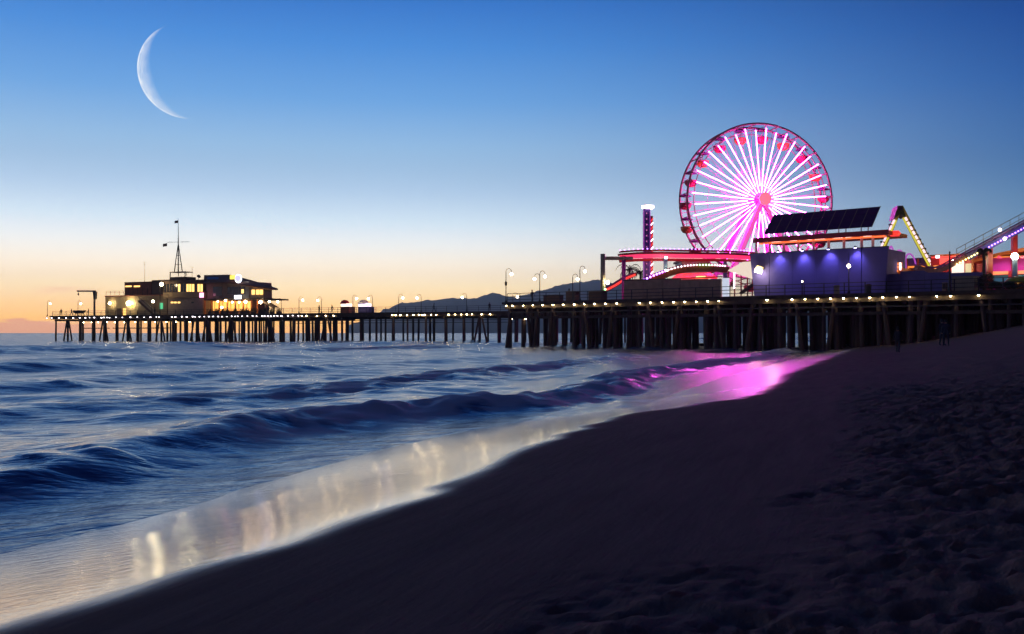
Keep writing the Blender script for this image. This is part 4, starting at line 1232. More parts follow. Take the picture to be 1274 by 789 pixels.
mb = MB(); mb.lathe([(.27, 0), (.27, c.z - DZ - .3)], (c.x, c.y, DZ), 12); mb.build('column', M['blue'], cl, smooth=True)
mb = MB(); mb.ball(c, .36, 12, 8); mb.build('lamp', M['g_flood'], cl, smooth=True)
bt = thing('kiosk', 'small kiosk with a glowing yellow domed roof beside the blue column lamp', 'kiosk', FL.at(FL.t(1266, 7), 7, DZ))
c = FL.pix(1267, 352, 7)
mb = MB(); mb.lathe([(1.35, 0), (1.3, .18), (1.0, .45), (.5, .62), (.08, .68)], c, 14); mb.build('dome_roof', M['yellow'], bt, smooth=True)
mb = MB(); mb.lathe([(.95, 0), (.95, c.z - DZ)], (c.x, c.y, DZ), 12); mb.build('drum', M['rust'], bt)
mb = MB(); mb.lathe([(.14, 0), (.14, .12)], c + Vector((-.5, -.9, -.2)), 8); mb.build('lamp', M['g_amber'], bt)

# low blue-violet fence wall with crates
fwl = thing('fence_wall', 'low blue-violet fence wall right of the violet building', 'wall', FL.at(FL.t(1160, 6), 6, DZ))
for i, (x0, x1, y) in enumerate(((1101.5, 1119.5, 341), (1120, 1149.5, 337.2), (1150, 1182.5, 339), (1183, 1222, 339))):
    FL.block(MB(), x0, x1, y, 0, 5.5, .3, DZ + .02).build('panel', M['purple2'], fwl)
mb = MB(); mb.prism([FL.pix(1149.5, 337.3, 5.55), FL.pix(1156, 340, 5.55), FL.pix(1149.5, 340, 5.55)][::-1], FL.uy * .2); mb.build('step_cap', M['purple2'], fwl)
cn = thing('storage_container', 'beige corrugated storage container against the low blue-violet wall', 'container', FL.at(FL.t(1198, 3.6), 3.6, DZ))
FL.block(MB(), 1184, 1212, 344, 0, 3.4, 1.9, DZ + .05).build('body', M['beige'], cn)
for x in np.linspace(1185, 1211, 14): FL.block(MB(), x - .5, x + .5, 344.6, 360, 3.28, .1).build('rib', M['beige'], cn)
FL.block(MB(), 1183.6, 1212.4, 343.4, 344.3, 3.25, 2.1).build('top_frame', M['greyw'], cn)
o = thing('electrical_box', 'small brown electrical box left of the beige container', 'box', FL.at(FL.t(1174.5, 3.5), 3.5, DZ))
FL.block(MB(), 1172, 1177, 351.5, 0, 3.4, .6, DZ + .02).build('body', M['brown'], o)
FL.block(MB(), 1172.6, 1176.4, 353, 359.5, 3.35, .03).build('door', M['dark'], o)
o = thing('flag_pole', 'plain dark pole standing at the left end of the beige container', 'pole', FL.at(FL.t(1181.5, 3.2), 3.2, DZ))
c = FL.pix(1181.5, 314, 3.2); mb = MB(); mb.lathe([(.2, 0), (.12, .8), (.09, 2), (.07, c.z - DZ)], (c.x, c.y, DZ), 8); mb.build('pole', M['steel'], o)
mb = MB(); mb.ball(c, .1, 8, 5); mb.build('finial', M['steel'], o)
for x, lab in ((1080.5, 'dark litter bin at the railing below the right wing of the violet wall'), (1041, 'low pale hydrant box at the foot of the violet wall')):
    o = thing('litter_bin' if x > 1060 else 'hydrant_box', lab, 'bin' if x > 1060 else 'box', FL.at(FL.t(x, 1.2), 1.2, DZ))
    c = FL.at(FL.t(x, 1.2), 1.2, DZ + .01)
    if x > 1060:
        mb = MB(); mb.lathe([(.26, 0), (.3, .75), (.3, .8)], c, 10); mb.build('drum', M['steel'], o)
        mb = MB(); mb.lathe([(.32, .80), (.3, .92), (.1, 1.0)], c, 10); mb.build('lid', M['dark'], o)
    else:
        mb = MB(); mb.box(c + Vector((0, 0, .45)), (.5, .4, .9), FL.ux, FL.uy); mb.build('body', M['greyw'], o)
        mb = MB(); mb.box(c + Vector((0, 0, .93)), (.56, .46, .06), FL.ux, FL.uy); mb.build('lid', M['concrete'], o)


# ================================================================== palms and shrubs
def palm(foot, h, label, nf=13, fl=2.2, r_=.2):
    f = Vector(foot)
    o = thing('palm_tree', label, 'palm tree', f)
    rg = random.Random(int(h * 100))
    mb = MB(); mb.tube([f, f + Vector((.1, 0, h * .5)), f + Vector((.05, .05, h))], [r_ * 1.2, r_, r_ * .9], 10); mb.build('trunk', M['trunk'], o, smooth=True)
    top_ = f + Vector((.05, .05, h))
    for i in range(nf):
        a = 2 * math.pi * i / nf + rg.uniform(-.2, .2)
        e0 = rg.uniform(.1, 1.25)
        L_ = fl * rg.uniform(.85, 1.15)
        d = Vector((math.cos(a), math.sin(a), 0))
        mb = MB()
        pts, cur, el = [], top_.copy(), e0
        for k in range(9):
            pts.append(cur.copy()); cur = cur + (d * math.cos(el) + Vector((0, 0, math.sin(el)))) * L_ / 8; el -= .30
        mb.tube(pts, [.045 - .004 * k for k in range(9)], 5)
        sd_ = d.cross(Vector((0, 0, 1)))
        for k in range(1, 9):
            for sg in (-1, 1):
                for w_ in (0, .5):
                    p0 = pts[k] if w_ == 0 else (pts[k] + pts[k - 1]) / 2
                    tip = p0 + sd_ * sg * .42 * (1 - .06 * k) + Vector((0, 0, -.30)) + (pts[k] - pts[k - 1]) * .6
                    ww = (pts[k] - pts[k - 1]).normalized() * .05
                    mb.add([p0 - ww, p0 + ww, tip], [(0, 1, 2)])
        mb.build('frond', M['frond'], o)
    return o


pf = P(783, 383, 168); palm((pf.x, pf.y, DZ), P(783, 336, 168).z - DZ, 'palm tree with arching fronds behind the roller-coaster columns', 15, 3.0)
pf = P(796.5, 383, 166); palm((pf.x, pf.y, DZ), P(796, 340, 166).z - DZ, 'smaller palm tree just left of the drop tower', 13, 2.4)
pf = FL.at(FL.t(1223.5, 8), 8, DZ); palm(pf, FL.pix(1223.5, 312, 8).z - DZ, 'young palm with a thin dark trunk by the red coaster column', 11, .95, .13)


def shrub(foot, rx, rz, n, label, seed):
    f = Vector(foot); rg = random.Random(seed)
    o = thing('shrub', label, 'shrub', f)
    mb = MB()
    for k in range(5):
        a = rg.uniform(0, 6.28); mb.tube([f, f + Vector((math.cos(a) * rx * .4, math.sin(a) * rx * .4, rz * 1.1))], [.05, .02], 5)
    mb.build('stem', M['trunk'], o)
    mb = MB()
    lob = [(rg.uniform(-.6, .6) * rx, rg.uniform(-.5, .5) * rx, rz * rg.uniform(.5, 1.5), rg.uniform(.35, .6)) for _ in range(9)]
    for k in range(n):
        lx, ly, lz, lr = rg.choice(lob)
        v = Vector((rg.gauss(0, 1), rg.gauss(0, 1), rg.gauss(0, 1))).normalized()
        c = f + Vector((lx, ly, lz)) + Vector((v.x * rx, v.y * rx, v.z * rz)) * lr * rg.uniform(.6, 1.1)
        if c.z < f.z + .03: continue
        e = Vector((rg.gauss(0, 1), rg.gauss(0, 1), rg.gauss(0, 1))).normalized(); g = e.orthogonal().normalized()
        s_ = rg.uniform(.06, .13)
        mb.add([c - e * s_, c + g * s_ * .5, c + e * s_, c - g * s_ * .5], [(0, 1, 2, 3)])
    mb.build('foliage', M['leaf'], o, kind='stuff')


shrub(FL.at(FL.t(1227, 4.5), 4.5, DZ), .8, 1.0, 1500, 'dark leafy shrub at the foot of the young palm', 3)
shrub(FL.at(FL.t(1241, 4.2), 4.2, DZ), 1.0, .5, 1200, 'low spreading shrub along the railing before the kiosk', 4)
shrub(FL.at(FL.t(1258, 3.6), 3.6, DZ), 1.0, .45, 1200, 'low shrub at the railing in front of the yellow-roofed kiosk', 5)

# ================================================================== restaurant at the seaward end
rb = thing('harbor_building', 'two-storey harbour building with lookout window band and floodlit stair', 'building', BL.at(BL.t(190, 12), 12, 6.26))
ZD = 6.27
zpx = lambda px, py, b_: BL.pix(px, py, b_).z
BL.block(MB(), 131, 208, 368.3, 0, 9.5, 12, ZD).build('lower_wall', M['cream'], rb)
BL.block(MB(), 130, 209, 367.2, 368.4, 9.2, 12.6).build('lower_roof', M['rust'], rb)
BL.block(MB(), 155, 188, 351.5, 368.3, 12, 8).build('upper_block', M['rust'], rb)
BL.block(MB(), 154.5, 188.5, 350.7, 351.6, 11.8, 8.4).build('upper_roof', M['dark'], rb)
BL.block(MB(), 188.6, 213, 348.3, 368.2, 11.5, 8).build('middle_block', M['dark'], rb)
for x in (156, 166.5): BL.block(MB(), x, x + 7.5, 355.4, 357.2, 11.93, .1).build('window', M['g_amber'], rb)
for x in (159, 165, 171, 177, 183): BL.block(MB(), x, x + .5, 358, 368, 11.94, .08).build('batten', M['dark'], rb)
BL.block(MB(), 209, 252.5, 370.8, 0, 8, 11, ZD).build('grey_wall', M['greyw'], rb)
for x in (212.5, 216.5, 221, 238): BL.block(MB(), x, x + 3, 375.5, 377.3, 7.93, .1).build('window', M['g_amber'] if x < 230 else M['glass'], rb)
BL.block(MB(), 203, 253, 363.5, 370.6, 7.6, 11.6).build('lookout_skirt', M['cream'], rb)
BL.block(MB(), 203.5, 252.5, 352.6, 363.4, 8.0, 11).build('lookout_core', M['dark'], rb)
n = 14
xe = np.linspace(203.8, 252.2, n + 1)
for i in range(n):
    o = BL.block(MB(), xe[i] + .3, xe[i + 1] - .3, 353.6, 363, 7.9, .06).build('window', M['g_amber'] if i in (5, 8, 9, 10, 12, 13) else M['glass'], rb)
    BL.block(MB(), xe[i] - .25, xe[i] + .25, 353, 363.4, 7.8, .2).build('mullion', M['cream'], rb)
BL.block(MB(), 201.5, 253.5, 348.6, 352.8, 7.3, 12.4).build('lookout_roof', M['dark'], rb)
BL.block(MB(), 211, 231, 344.6, 348.5, 10, 3.5).build('penthouse', M['dark'], rb)
for x in (136.5, 160):
    c = BL.pix(x, 377.5, 8.6)
    mb = MB(); mb.ball(c, .32 if x < 150 else .55, 10, 6); mb.build('floodlight', M['g_flood'], rb, smooth=True)
    mb = MB(); mb.bar(c, c + BL.uy * .95, .1, .1); mb.build('light_bracket', M['steel'], rb)
c = BL.pix(164, 381, 8.7); mb = MB(); mb.box(c, (.9, .3, .7), BL.ux, BL.uy); mb.build('lit_sign', M['g_signy'], rb)
BL.block(MB(), 198.5, 202.5, 377, 384.5, 9.42, .08).build('green_sign', glow('green_lit_sign', (.1, .8, .35), .8), rb)
BL.block(MB(), 153, 156.5, 383.5, 0, 9.43, .08, ZD).build('door', M['amber'] if 'amber' in M else M['g_room'], rb)
BL.block(MB(), 145.5, 150.5, 383.5, 0, 9.44, .06, ZD).build('door', M['dark'], rb)
for i in range(12):                                         # outside stair, each tread on its own
    u = i / 11
    BL.block(MB(), 172 + 17 * u, 174.8 + 17 * u, 373.5 + 16.5 * u, 374.6 + 16.5 * u, 7.6, 1.6).build('stair_tread', M['concrete'], rb)
for y_ in (0, 1):
    mb = MB(); mb.bar(BL.pix(172, 374.5, 7.5 + y_ * 1.8), BL.pix(191.5, 392, 7.5 + y_ * 1.8), .12, .45); mb.build('stair_stringer', M['dark'], rb)
mb = MB(); mb.bar(BL.pix(172, 369.5, 7.45), BL.pix(191.5, 386.5, 7.45), .07, .07); mb.build('stair_handrail', M['steel'], rb)
railing(BL, rb, BL.t(132, 9.4), BL.t(154, 9.4), 9.4, zpx(140, 367.2, 9.4), 1.5, 1.0, .03, 2)

mt = thing('signal_mast', 'tall tripod flag mast with a crossyard on the harbour building roof', 'mast', BL.at(BL.t(222, 12), 12, zpx(222, 344.6, 12)))
zb_ = zpx(222, 344.5, 12)
pw = lambda px, py, b_=12: BL.pix(px, py, b_)
for x, b_ in ((212, 10.4), (222, 10.4), (231.5, 10.4), (211.5, 12.6), (230, 12.6)):
    mb = MB(); a = pw(x, 344.5, b_); mb.bar(Vector((a.x, a.y, zb_)), Vector((a.x, a.y, zpx(222, 338.8, 12))), .14, .14); mb.build('platform_post', M['dark'], mt)
mb = MB(); BL.block(mb, 211, 230.5, 338.0, 338.9, 10.2, 2.6); mb.build('platform', M['dark'], mt)
for x, b_ in ((217, 11), (226.8, 11), (222, 14)):
    mb = MB(); mb.tube([pw(x, 338, b_), pw(221.8, 302, 12.2)], [.13, .09], 8); mb.build('mast_leg', M['steel'], mt, smooth=True)
for y_, x0, x1 in ((329, 218.2, 225.6), (318, 219.6, 224.2)):
    mb = MB(); mb.bar(pw(x0, y_, 11.4), pw(x1, y_, 11.4), .09, .09); mb.build('cross_tie', M['steel'], mt)
mb = MB(); mb.tube([pw(221.8, 338), pw(221.8, 303), pw(221.8, 290), pw(221.6, 271.5)], [.16, .13, .09, .05], 8); mb.build('pole', M['steel'], mt, smooth=True)
mb = MB(); mb.tube([pw(208, 301.4), pw(236, 301)], .055, 6); mb.build('yard', M['steel'], mt, smooth=True)


def flag(px, py, w_, h, label):
    a = BL.pix(px, py, 12)
    o = thing('flag', label, 'flag', a)
    pts, n_ = [], 8
    mb = MB()
    for i in range(n_ + 1):
        u = i / n_
        off = Vector((-w_ * u * .9, .25 * math.sin(u * 7), -.45 * w_ * u * .55))
        pts.append((a + off, a + off + Vector((0, 0, -h))))
    for th in (0, .03):
        mb.add([q_ + Vector((0, th, 0)) for pr_ in pts for q_ in pr_], [(2 * i, 2 * i + 1, 2 * i + 3, 2 * i + 2) for i in range(n_)])
    mb.build('cloth', M['flag'], o, smooth=True)
    mb = MB(); mb.tube([a + Vector((.03, 0, -h * 1.2)), a + Vector((.03, 0, .15))], .03, 6); mb.build('toggle', M['steel'], o)


flag(221.4, 274, 1.0, .62, 'small flag flying from the very top of the tripod mast')
flag(207.6, 302.5, 1.2, .72, 'small flag hanging from the end of the mast crossyard')
for x, y, lab in ((180, 325, 'thin tall radio antenna on the rust-coloured roof block'), (239, 331, 'short whip antenna on the lookout roof')):
    a = BL.pix(x, 350.7 if x < 200 else 348.4, 13); tp = BL.pix(x, y, 13)
    o = thing('antenna', lab, 'antenna', a)
    mb = MB(); mb.tube([a, tp], [.05, .03], 6); mb.build('rod', M['steel'], o)
    for k in range(2 if x < 200 else 1):
        mb = MB(); mb.bar(tp + Vector((-.5, 0, -.3 - k * .5)), tp + Vector((.5, 0, -.3 - k * .5)), .04, .04); mb.build('crossarm', M['steel'], o)
c = BL.pix(247, 348.5, 12); o = thing('satellite_dish', 'dark satellite dish on the lookout roof edge', 'dish', c)
mb = MB(); mb.tube([c, c + Vector((0, 0, .7))], .06, 6); mb.build('stand', M['steel'], o)
mb = MB(); mb.lathe([(.05, 0), (.35, .08), (.5, .22), (.33, .12)], c + Vector((0, 0, .8)), 12, Vector((.5, -.6, .5))); mb.build('reflector', M['steel'], o)

rs = thing('restaurant', 'two-storey restaurant with low brown hip roof and amber-lit ground floor at the pier end', 'building', BL.at(BL.t(288, 14), 14, ZD))
BL.block(MB(), 254, 310, 351, 371.5, 9, 8).build('upper_wall', M['greyw'], rs)
BL.block(MB(), 253.5, 328, 371.5, 373.2, 7.2, 9).build('balcony_slab', M['wood'], rs)
BL.block(MB(), 310, 328, 355, 371.5, 9.2, 3).build('side_wing', M['greyw'], rs)
BL.block(MB(), 254, 314, 373.2, 0, 11.5, 6, ZD).build('dining_room_wall', M['rust'], rs)
xe = np.linspace(262, 312, 11)
for i in range(10): BL.block(MB(), xe[i] + .5, xe[i + 1] - .5, 375, 386.5, 11.4, .08).build('window', M['g_room'], rs)
BL.block(MB(), 255, 261.5, 376, 387, 11.42, .08).build('menu_board', M['white'], rs)
for x in (254, 262, 272, 282, 292, 302, 312, 319): BL.block(MB(), x, x + 1, 373.2, 0, 7.5, .25, ZD).build('post', M['orange'], rs)
for i, x in enumerate((283, 287.5, 292, 296.5, 301)):
    BL.block(MB(), x, x + 4, 357, 366, 8.93, .1).build('window', M['glass'], rs)
BL.block(MB(), 265, 276, 356.5, 368.5, 8.94, .1).build('window', M['glass'], rs)
BL.block(MB(), 300.3, 303, 360, 365, 8.85, .1).build('window', M['g_amber'], rs)
for x in (313, 318.5, 323): BL.block(MB(), x, x + 3.6, 360.5, 366.5, 8.9, .1).build('window', M['g_amber'], rs)
# hip roof, ridge to the left, long slope to the right
e = lambda px, py, b_: BL.pix(px, py, b_)
A0, A1, A2, A3 = e(253, 351.5, 6.6), e(286, 350.5, 6.6), e(343, 359.3, 6.6), e(345, 359.3, 21)
R0, R1, R2 = e(254, 342.3, 13), e(286, 341.7, 13), e(312, 348.3, 13)
B0, B3 = Vector(e(255, 351.5, 22)), e(346, 359, 22)
mb = MB()
th = Vector((0, 0, -.35))
top_v = [A0, A1, A2, B3, B0, R0, R1, R2]
mb.add([Vector(v) for v in top_v] + [Vector(v) + th for v in top_v],
       [(0, 1, 6, 5), (1, 2, 7, 6), (2, 3, 7), (3, 4, 5, 6, 7), (0, 5, 4), (8, 12, 11, 10, 9), (0, 8, 9, 1), (1, 9, 10, 2), (2, 10, 11, 3), (3, 11, 12, 4), (4, 12, 8, 0)])
mb.build('hip_roof', M['roof'], rs)
mb = MB(); mb.prism([e(258, 346, 9.6), e(272, 346, 9.6), e(272, 348.5, 8.2), e(258, 348.5, 8.2)], (0, -.02, .22)); mb.build('skylight', M['solar'], rs)
for x, y, r_ in ((271, 375, .3), (280.5, 374, .42), (276, 382.5, .42), (289, 376, .34), (297.5, 376, .34), (305.5, 375.5, .55), (324, 376, .62), (335, 375.5, .4)):
    c = BL.pix(x, y, 7.0); mb = MB(); mb.ball(c, r_ * .6, 10, 6); mb.build('hanging_lamp', M['g_warm'], rs, smooth=True)
    mb = MB(); mb.bar(c, Vector((c.x, c.y, zpx(x, 371, 7.3))), .04, .04); mb.build('lamp_cord', M['steel'], rs)
mb = MB(); BL.block(mb, 291.5, 299.5, 367.5, 372, 6.9, .2); mb.build('lit_screen_sign', M['g_sign'], rs)
mb = MB(); BL.block(mb, 286, 293, 342.5, 347.5, 6.4, .25); mb.build('yellow_sign', M['g_signy'], rs)
mb = MB(); mb.lathe([(.75, 0), (.75, .25)], BL.pix(296.5, 346.3, 6.4), 18, -BL.uy); mb.build('round_sign', M['g_signv'], rs)
mb = MB(); mb.lathe([(1.0, 0), (1.0, .12)], BL.pix(296.8, 346.8, 6.6), 18, -BL.uy); mb.build('sign_halo_panel', M['g_sign'], rs)
c = BL.pix(250.8, 367.3, 6.9); mb = MB(); mb.box(c, (1.1, .25, 1.1), BL.ux, BL.uy); mb.build('pink_sign', glow('pink_lit_sign', (1.0, .35, .55), 3.5), rs)
for i in range(10):
    u = i / 9
    BL.block(MB(), 321 + 18 * u, 323.5 + 18 * u, 371 + 10.5 * u, 372 + 10.5 * u, 8, 1.5).build('stair_tread', M['wood'], rs)
mb = MB(); mb.bar(BL.pix(320, 371, 7.9), BL.pix(342, 383.5, 7.9), .12, .5); mb.build('stair_stringer', M['dark'], rs)
for x in (330, 341): c = BL.pix(x, 382 if x > 335 else 377, 8.2); mb = MB(); mb.bar((c.x, c.y, ZD), c, .2, .2); mb.build('stair_post', M['dark'], rs)
for i, x in enumerate((262, 268.5, 275, 283, 291, 299, 307, 314, 322, 330, 337, 344)):
    f = BL.at(BL.t(x, 3.4), 3.4 + (i % 3) * .4, ZD)
    rg = random.Random(i)
    o = thing('planter', 'dark box planter with a clipped bush along the restaurant terrace', 'planter', f, 'planters along the restaurant terrace')
    mb = MB(); mb.box(f + Vector((0, 0, .28)), (1.0, .6, .55), BL.ux, BL.uy); mb.build('box', M['dark'], o)
    mb = MB()
    for k in range(160):
        v = Vector((rg.gauss(0, .28), rg.gauss(0, .18), abs(rg.gauss(.25, .3)))); c = f + Vector((0, 0, .55)) + v
        e_ = Vector((rg.gauss(0, 1), rg.gauss(0, 1), rg.gauss(0, 1))).normalized(); g_ = e_.orthogonal().normalized()
        mb.add([c - e_ * .1, c + g_ * .06, c + e_ * .1, c - g_ * .06], [(0, 1, 2, 3)])
    mb.build('foliage', M['leaf'], o, kind='stuff')
lamp_at(BL, 199, 350, 5.5, 6.26, 'tall bright lamp before the dark roof block of the harbour building', heads=((1, 0, .2),), hook=.25, gr=.42, ux=BL.ux)
lamp_at(BL, 188.5, 372, 4.5, 6.26, 'lamp with a white globe beside the floodlit stair', heads=((1, 0, .15),), hook=.25, gr=.32, ux=BL.ux)

# davit crane and the gear at the pier tip
dc = thing('davit_crane', 'dark steel davit crane with a level arm near the pier tip', 'crane', BL.at(BL.t(117.5, 3), 3, 6.23))
mb = MB(); mb.bar(BL.at(BL.t(117.5, 3), 3, 6.23), BL.pix(117.5, 362, 3), .38, .38); mb.build('post', M['steel'], dc)
mb = MB(); mb.bar(BL.pix(119, 362.3, 3), BL.pix(96, 362.3, 3), .3, .36); mb.build('arm', M['steel'], dc)
mb = MB(); mb.prism([BL.pix(115.2, 363, 2.9), BL.pix(119.6, 363, 2.9), BL.pix(119.0, 372, 2.9), BL.pix(116.3, 373, 2.9)][::-1], BL.uy * .4); mb.build('winch_housing', M['steel'], dc)
c = BL.pix(97.5, 366, 3); mb = MB(); mb.lathe([(.08, -.3), (.22, -.1), (.2, .15), (.06, .3)], c, 10); mb.build('hook_block', M['steel'], dc)
mb = MB(); mb.bar(c, BL.pix(97.5, 362.5, 3), .05, .05); mb.build('cable', M['steel'], dc)
c = BL.at(BL.t(99, 2.5), 2.5, 6.23); o = thing('rowing_boat', 'small dark boat hull resting on a trestle near the crane', 'boat', c)
mb = MB()
hull = [(-2.3, .12, .9), (-1.6, .5, .62), (0, .7, .55), (1.5, .55, .65), (2.2, .1, 1.0)]
v = []
for x_, w_, z_ in hull:
    v += [c + BL.ux * x_ + BL.uy * w_ + Vector((0, 0, 1.35)), c + BL.ux * x_ + Vector((0, 0, z_)), c + BL.ux * x_ - BL.uy * w_ + Vector((0, 0, 1.35))]
mb.add(v, [(3 * i + k, 3 * i + 3 + k, 3 * i + 4 + k, 3 * i + 1 + k) for i in range(4) for k in (0, 1)] + [(3 * i, 3 * i + 2, 3 * i + 5, 3 * i + 3) for i in range(4)])
mb.build('hull', M['dark'], o)
for x_ in (-1.1, 1.1):
    mb = MB(); mb.bar(c + BL.ux * x_ - BL.uy * .5, c + BL.ux * x_ - BL.uy * .2 + Vector((0, 0, .62)), .1, .1); mb.bar(c + BL.ux * x_ + BL.uy * .5, c + BL.ux * x_ + BL.uy * .2 + Vector((0, 0, .62)), .1, .1); mb.bar(c + BL.ux * x_ - BL.uy * .4 + Vector((0, 0, .58)), c + BL.ux * x_ + BL.uy * .4 + Vector((0, 0, .58)), .1, .1); mb.build('trestle', M['wood'], o)

# kiosks on the low pier
for x, w_, lab, top_m, glow_m in ((429, 5.5, 'small snack kiosk with a rounded red awning and white-lit counter', 'red', 'g_sign'), (452, 6.5, 'small kiosk glowing violet-white with a pale rounded awning', 'white', 'g_sign')):
    o = thing('snack_kiosk', lab, 'kiosk', BL.at(BL.t(x, 3), 3, 6.23))
    BL.block(MB(), x - w_, x + w_, 381.5, 0, 2.6, 2.2, 6.25).build('counter', M['rust'] if x < 440 else M['purple2'], o)
    BL.block(MB(), x - w_ * .9, x + w_ * .8, 377.8, 381.4, 3.0, 1.4).build('lit_opening', glow('lit_kiosk_opening_%d' % x, (1.0, .75, .62) if x < 440 else (.85, .70, 1.0), 2.2), o)
    c = BL.pix(x, 378, 3.6)
    rw = w_ * BL.pix(x, 378, 3.6).y / FPX * 1.05
    mb = MB(); mb.lathe([(rw, -.05), (rw * .97, .25), (rw * .7, .62), (rw * .3, .8), (.05, .84)], c, 16); mb.build('awning', M[top_m], o, smooth=True)


# ================================================================== people
def human_mesh(name, pose, cloth):
    """continuous skinned figure 1.72 m tall, facing -Y; pose holds leg spread, stride, arm swing, lean"""
    sp, st_, ar, ln = pose
    J = {}
    E = []
    def j(nm, p, r_, par=None):
        J[nm] = (p, r_)
        if par: E.append((par, nm))
    j('pel', (0, 0, .94), .135); j('bel', (0, -ln * .3, 1.10), .13, 'pel'); j('chest', (0, -ln * .6, 1.32), .155, 'bel'); j('neck', (0, -ln * .8, 1.47), .06, 'chest')
    j('jaw', (0, -ln * .9 - .01, 1.56), .085, 'neck'); j('skull', (0, -ln, 1.645), .092, 'jaw')
    for s_, k in ((-1, 'l'), (1, 'r')):
        j('sh' + k, (s_ * .18, -ln * .6, 1.40), .07, 'chest'); j('el' + k, (s_ * .25, -ln * .5 + s_ * ar * .12, 1.13), .047, 'sh' + k); j('wr' + k, (s_ * .235, -.10 - ln * .5 + s_ * ar * .22, .90), .035, 'el' + k); j('ha' + k, (s_ * .225, -.13 - ln * .5 + s_ * ar * .25, .80), .04, 'wr' + k)
        j('hp' + k, (s_ * .10, 0, .88), .10, 'pel'); j('kn' + k, (s_ * (.10 + sp), -.03 - s_ * st_ * .18, .48), .065, 'hp' + k); j('an' + k, (s_ * (.10 + sp * 1.6), .03 - s_ * st_ * .34, .09), .045, 'kn' + k); j('to' + k, (s_ * (.11 + sp * 1.8), -.14 - s_ * st_ * .34, .04), .042, 'an' + k)
    names = list(J)
    me = bpy.data.meshes.new(name)
    me.from_pydata([J[n_][0] for n_ in names], [(names.index(a), names.index(c)) for a, c in E], [])
    ob = bpy.data.objects.new(name + '_tmp', me); COL.objects.link(ob)
    md_ = ob.modifiers.new('skin', 'SKIN'); sub = ob.modifiers.new('sub', 'SUBSURF'); sub.levels = 2; sub.render_levels = 2
    for i, n_ in enumerate(names):
        sv = me.skin_vertices[0].data[i]; sv.radius = (J[n_][1],) * 2; sv.use_root = (n_ == 'pel')
    dg = bpy.context.evaluated_depsgraph_get(); dg.update()
    res = bpy.data.meshes.new_from_object(ob.evaluated_get(dg))
    res.name = name
    bpy.data.objects.remove(ob)
    res.materials.clear(); res.materials.append(cloth); res.materials.append(M['skin'])
    for p_ in res.polygons:
        p_.use_smooth = True
        p_.material_index = 1 if p_.center.z > 1.5 or (p_.center.z < .86 and abs(p_.center.x) > .19 and p_.center.z > .7) else 0
    return res


H1 = human_mesh('walking_body', (.02, 1.0, 1.0, .04), M['cloth'])
H2 = human_mesh('standing_body', (.04, .1, .1, .0), M['cloth2'])
HAIR = MB().lathe([(.02, .115), (.07, .10), (.10, .05), (.108, -.02), (.10, -.09), (.06, -.12)], (0, .015, 1.665), 12).mesh('hair', M['cloth'], smooth=True)


def person(me, loc, rz, h, label, group=None):
    o = thing('person', label, 'person', loc, group)
    o.rotation_euler = (0, 0, rz); o.scale = (h / 1.74,) * 3
    for m_, nm in ((me, 'body'), (HAIR, 'hair')):
        c = bpy.data.objects.new(nm, m_); COL.objects.link(c); c.parent = o
    return o


def on_beach(px, py):
    """where the photo ray through a foot pixel meets the sand"""
    d = np.linspace(8, 130, 2500)
    x_ = d * (px - CX) / FPX; z_ = CAMZ + d * (HY - py) / FPX
    g_ = ground_z(x_, d)[0]
    k = np.argmax(z_ <= g_ + .005) if (z_ <= g_).any() else len(d) - 1
    return Vector((x_[k], d[k], g_[k]))


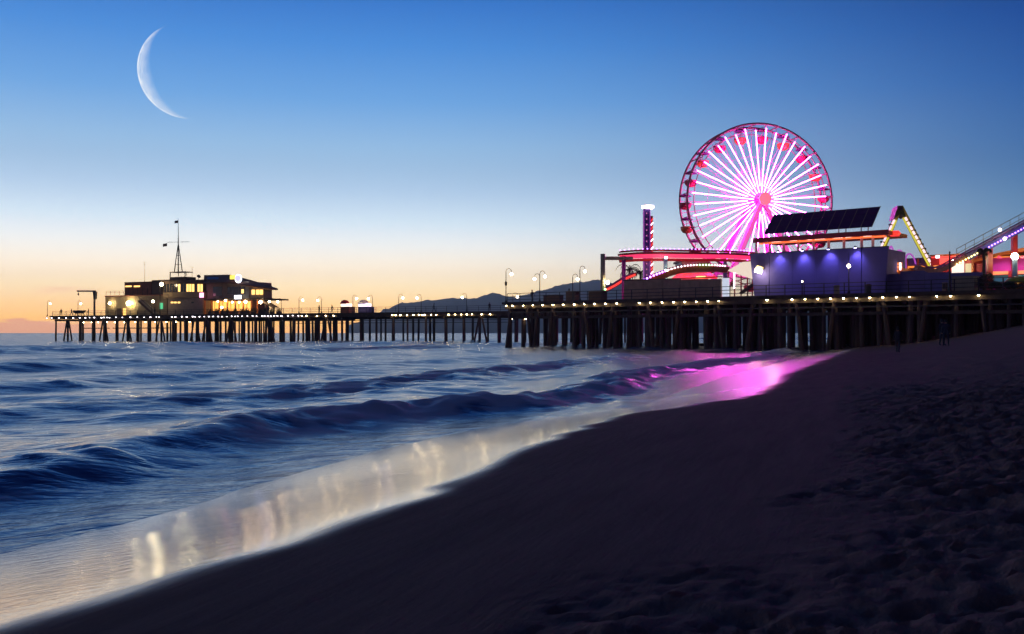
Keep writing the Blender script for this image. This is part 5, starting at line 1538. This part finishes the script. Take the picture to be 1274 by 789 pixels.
for px, py, ytop, me, rz, lab in ((1117, 438.5, 411, H1, 2.6, 'person in dark clothes walking alone on the smooth damp sand'), (1172, 430, 397.5, H2, .4, 'one of two people in dark clothes standing close together on the sand'),
                                  (1177, 430.5, 398, H2, -.5, 'one of two people in dark clothes standing close together on the sand'), (1094, 424.5, 404, H1, 1.4, 'person in dark clothes walking near the water by the pier piles')):
    f = on_beach(px, py)
    hh = f.y * (py - ytop) / FPX
    person(me, f, rz, min(1.9, max(1.55, hh)), lab, 'pair of people standing on the sand' if 'one of two' in lab else None)
i = 0
for L, px, b_, z_, lab in ((BL, 397, 1.2, 6.23, 'dark figure at the low pier railing, farther from the red-awning kiosk of two'), (BL, 413, 1.5, 6.23, 'dark figure at the low pier railing just left of the red-awning kiosk'), (BL, 76, 1.2, 6.23, 'dark figure fishing at the very tip of the low pier'), (BL, 89, 1.4, 6.23, 'dark figure between the boat and the pier tip'),
                           (BL, 110, 1.3, 6.23, 'dark figure between the boat and the crane post'), (BL, 609, 1.4, 6.23, 'dark figure on the low pier close to the amusement pier corner'), (BL, 192.5, 2.4, 6.26, 'dark figure standing below the floodlit stair'), (FL, 662, 2.2, DZ, 'dark figure strolling on the amusement pier by the two-globe lamp'),
                           (FL, 708, 3.0, DZ, 'dark figure on the amusement pier beside the low cabinet'), (BL, 540, 1.5, 6.23, 'dark figure on the low pier midway along the hills'), (BL, 334, 1.8, 6.26, 'dark figure on the terrace by the restaurant stair')):
    i += 1
    p = L.at(L.t(px, b_), b_, z_)
    person(H2 if i % 2 else H1, p, i * 1.1, 1.68 + .03 * (i % 4), lab, 'people on the piers')
# small red lantern and bundle on the sand under the pier
f = on_beach(1240, 404); f = Vector(f)
o = thing('red_lantern', 'small glowing red lantern standing on the sand below the pier', 'lantern', f)
mb = MB(); mb.lathe([(.16, 0), (.14, .08), (.05, .12), (.04, .42)], f, 10); mb.build('stand', M['steel'], o)
mb = MB(); mb.ball(f + Vector((0, 0, .56)), .2, 10, 6); mb.build('lamp', M['g_redlamp'], o, smooth=True)
for px, py, lab in ((1236, 406.5, 'dark rounded bundle on the sand beside the red lantern'), (1262, 404.5, 'dark low bundle on the sand right of the red lantern')):
    f = on_beach(px, py); rg = random.Random(px)
    mb = MB(); mb.lathe([(.3, -.03), (.42, .12), (.36, .4), (.2, .55), (.06, .6)], f, 10)
    mb.v = [v + Vector((rg.uniform(-.05, .05), rg.uniform(-.05, .05), rg.uniform(-.03, .03))) for v in mb.v]
    tag(mb.build('bundle', M['cloth'], None, smooth=True), lab, 'bundle')
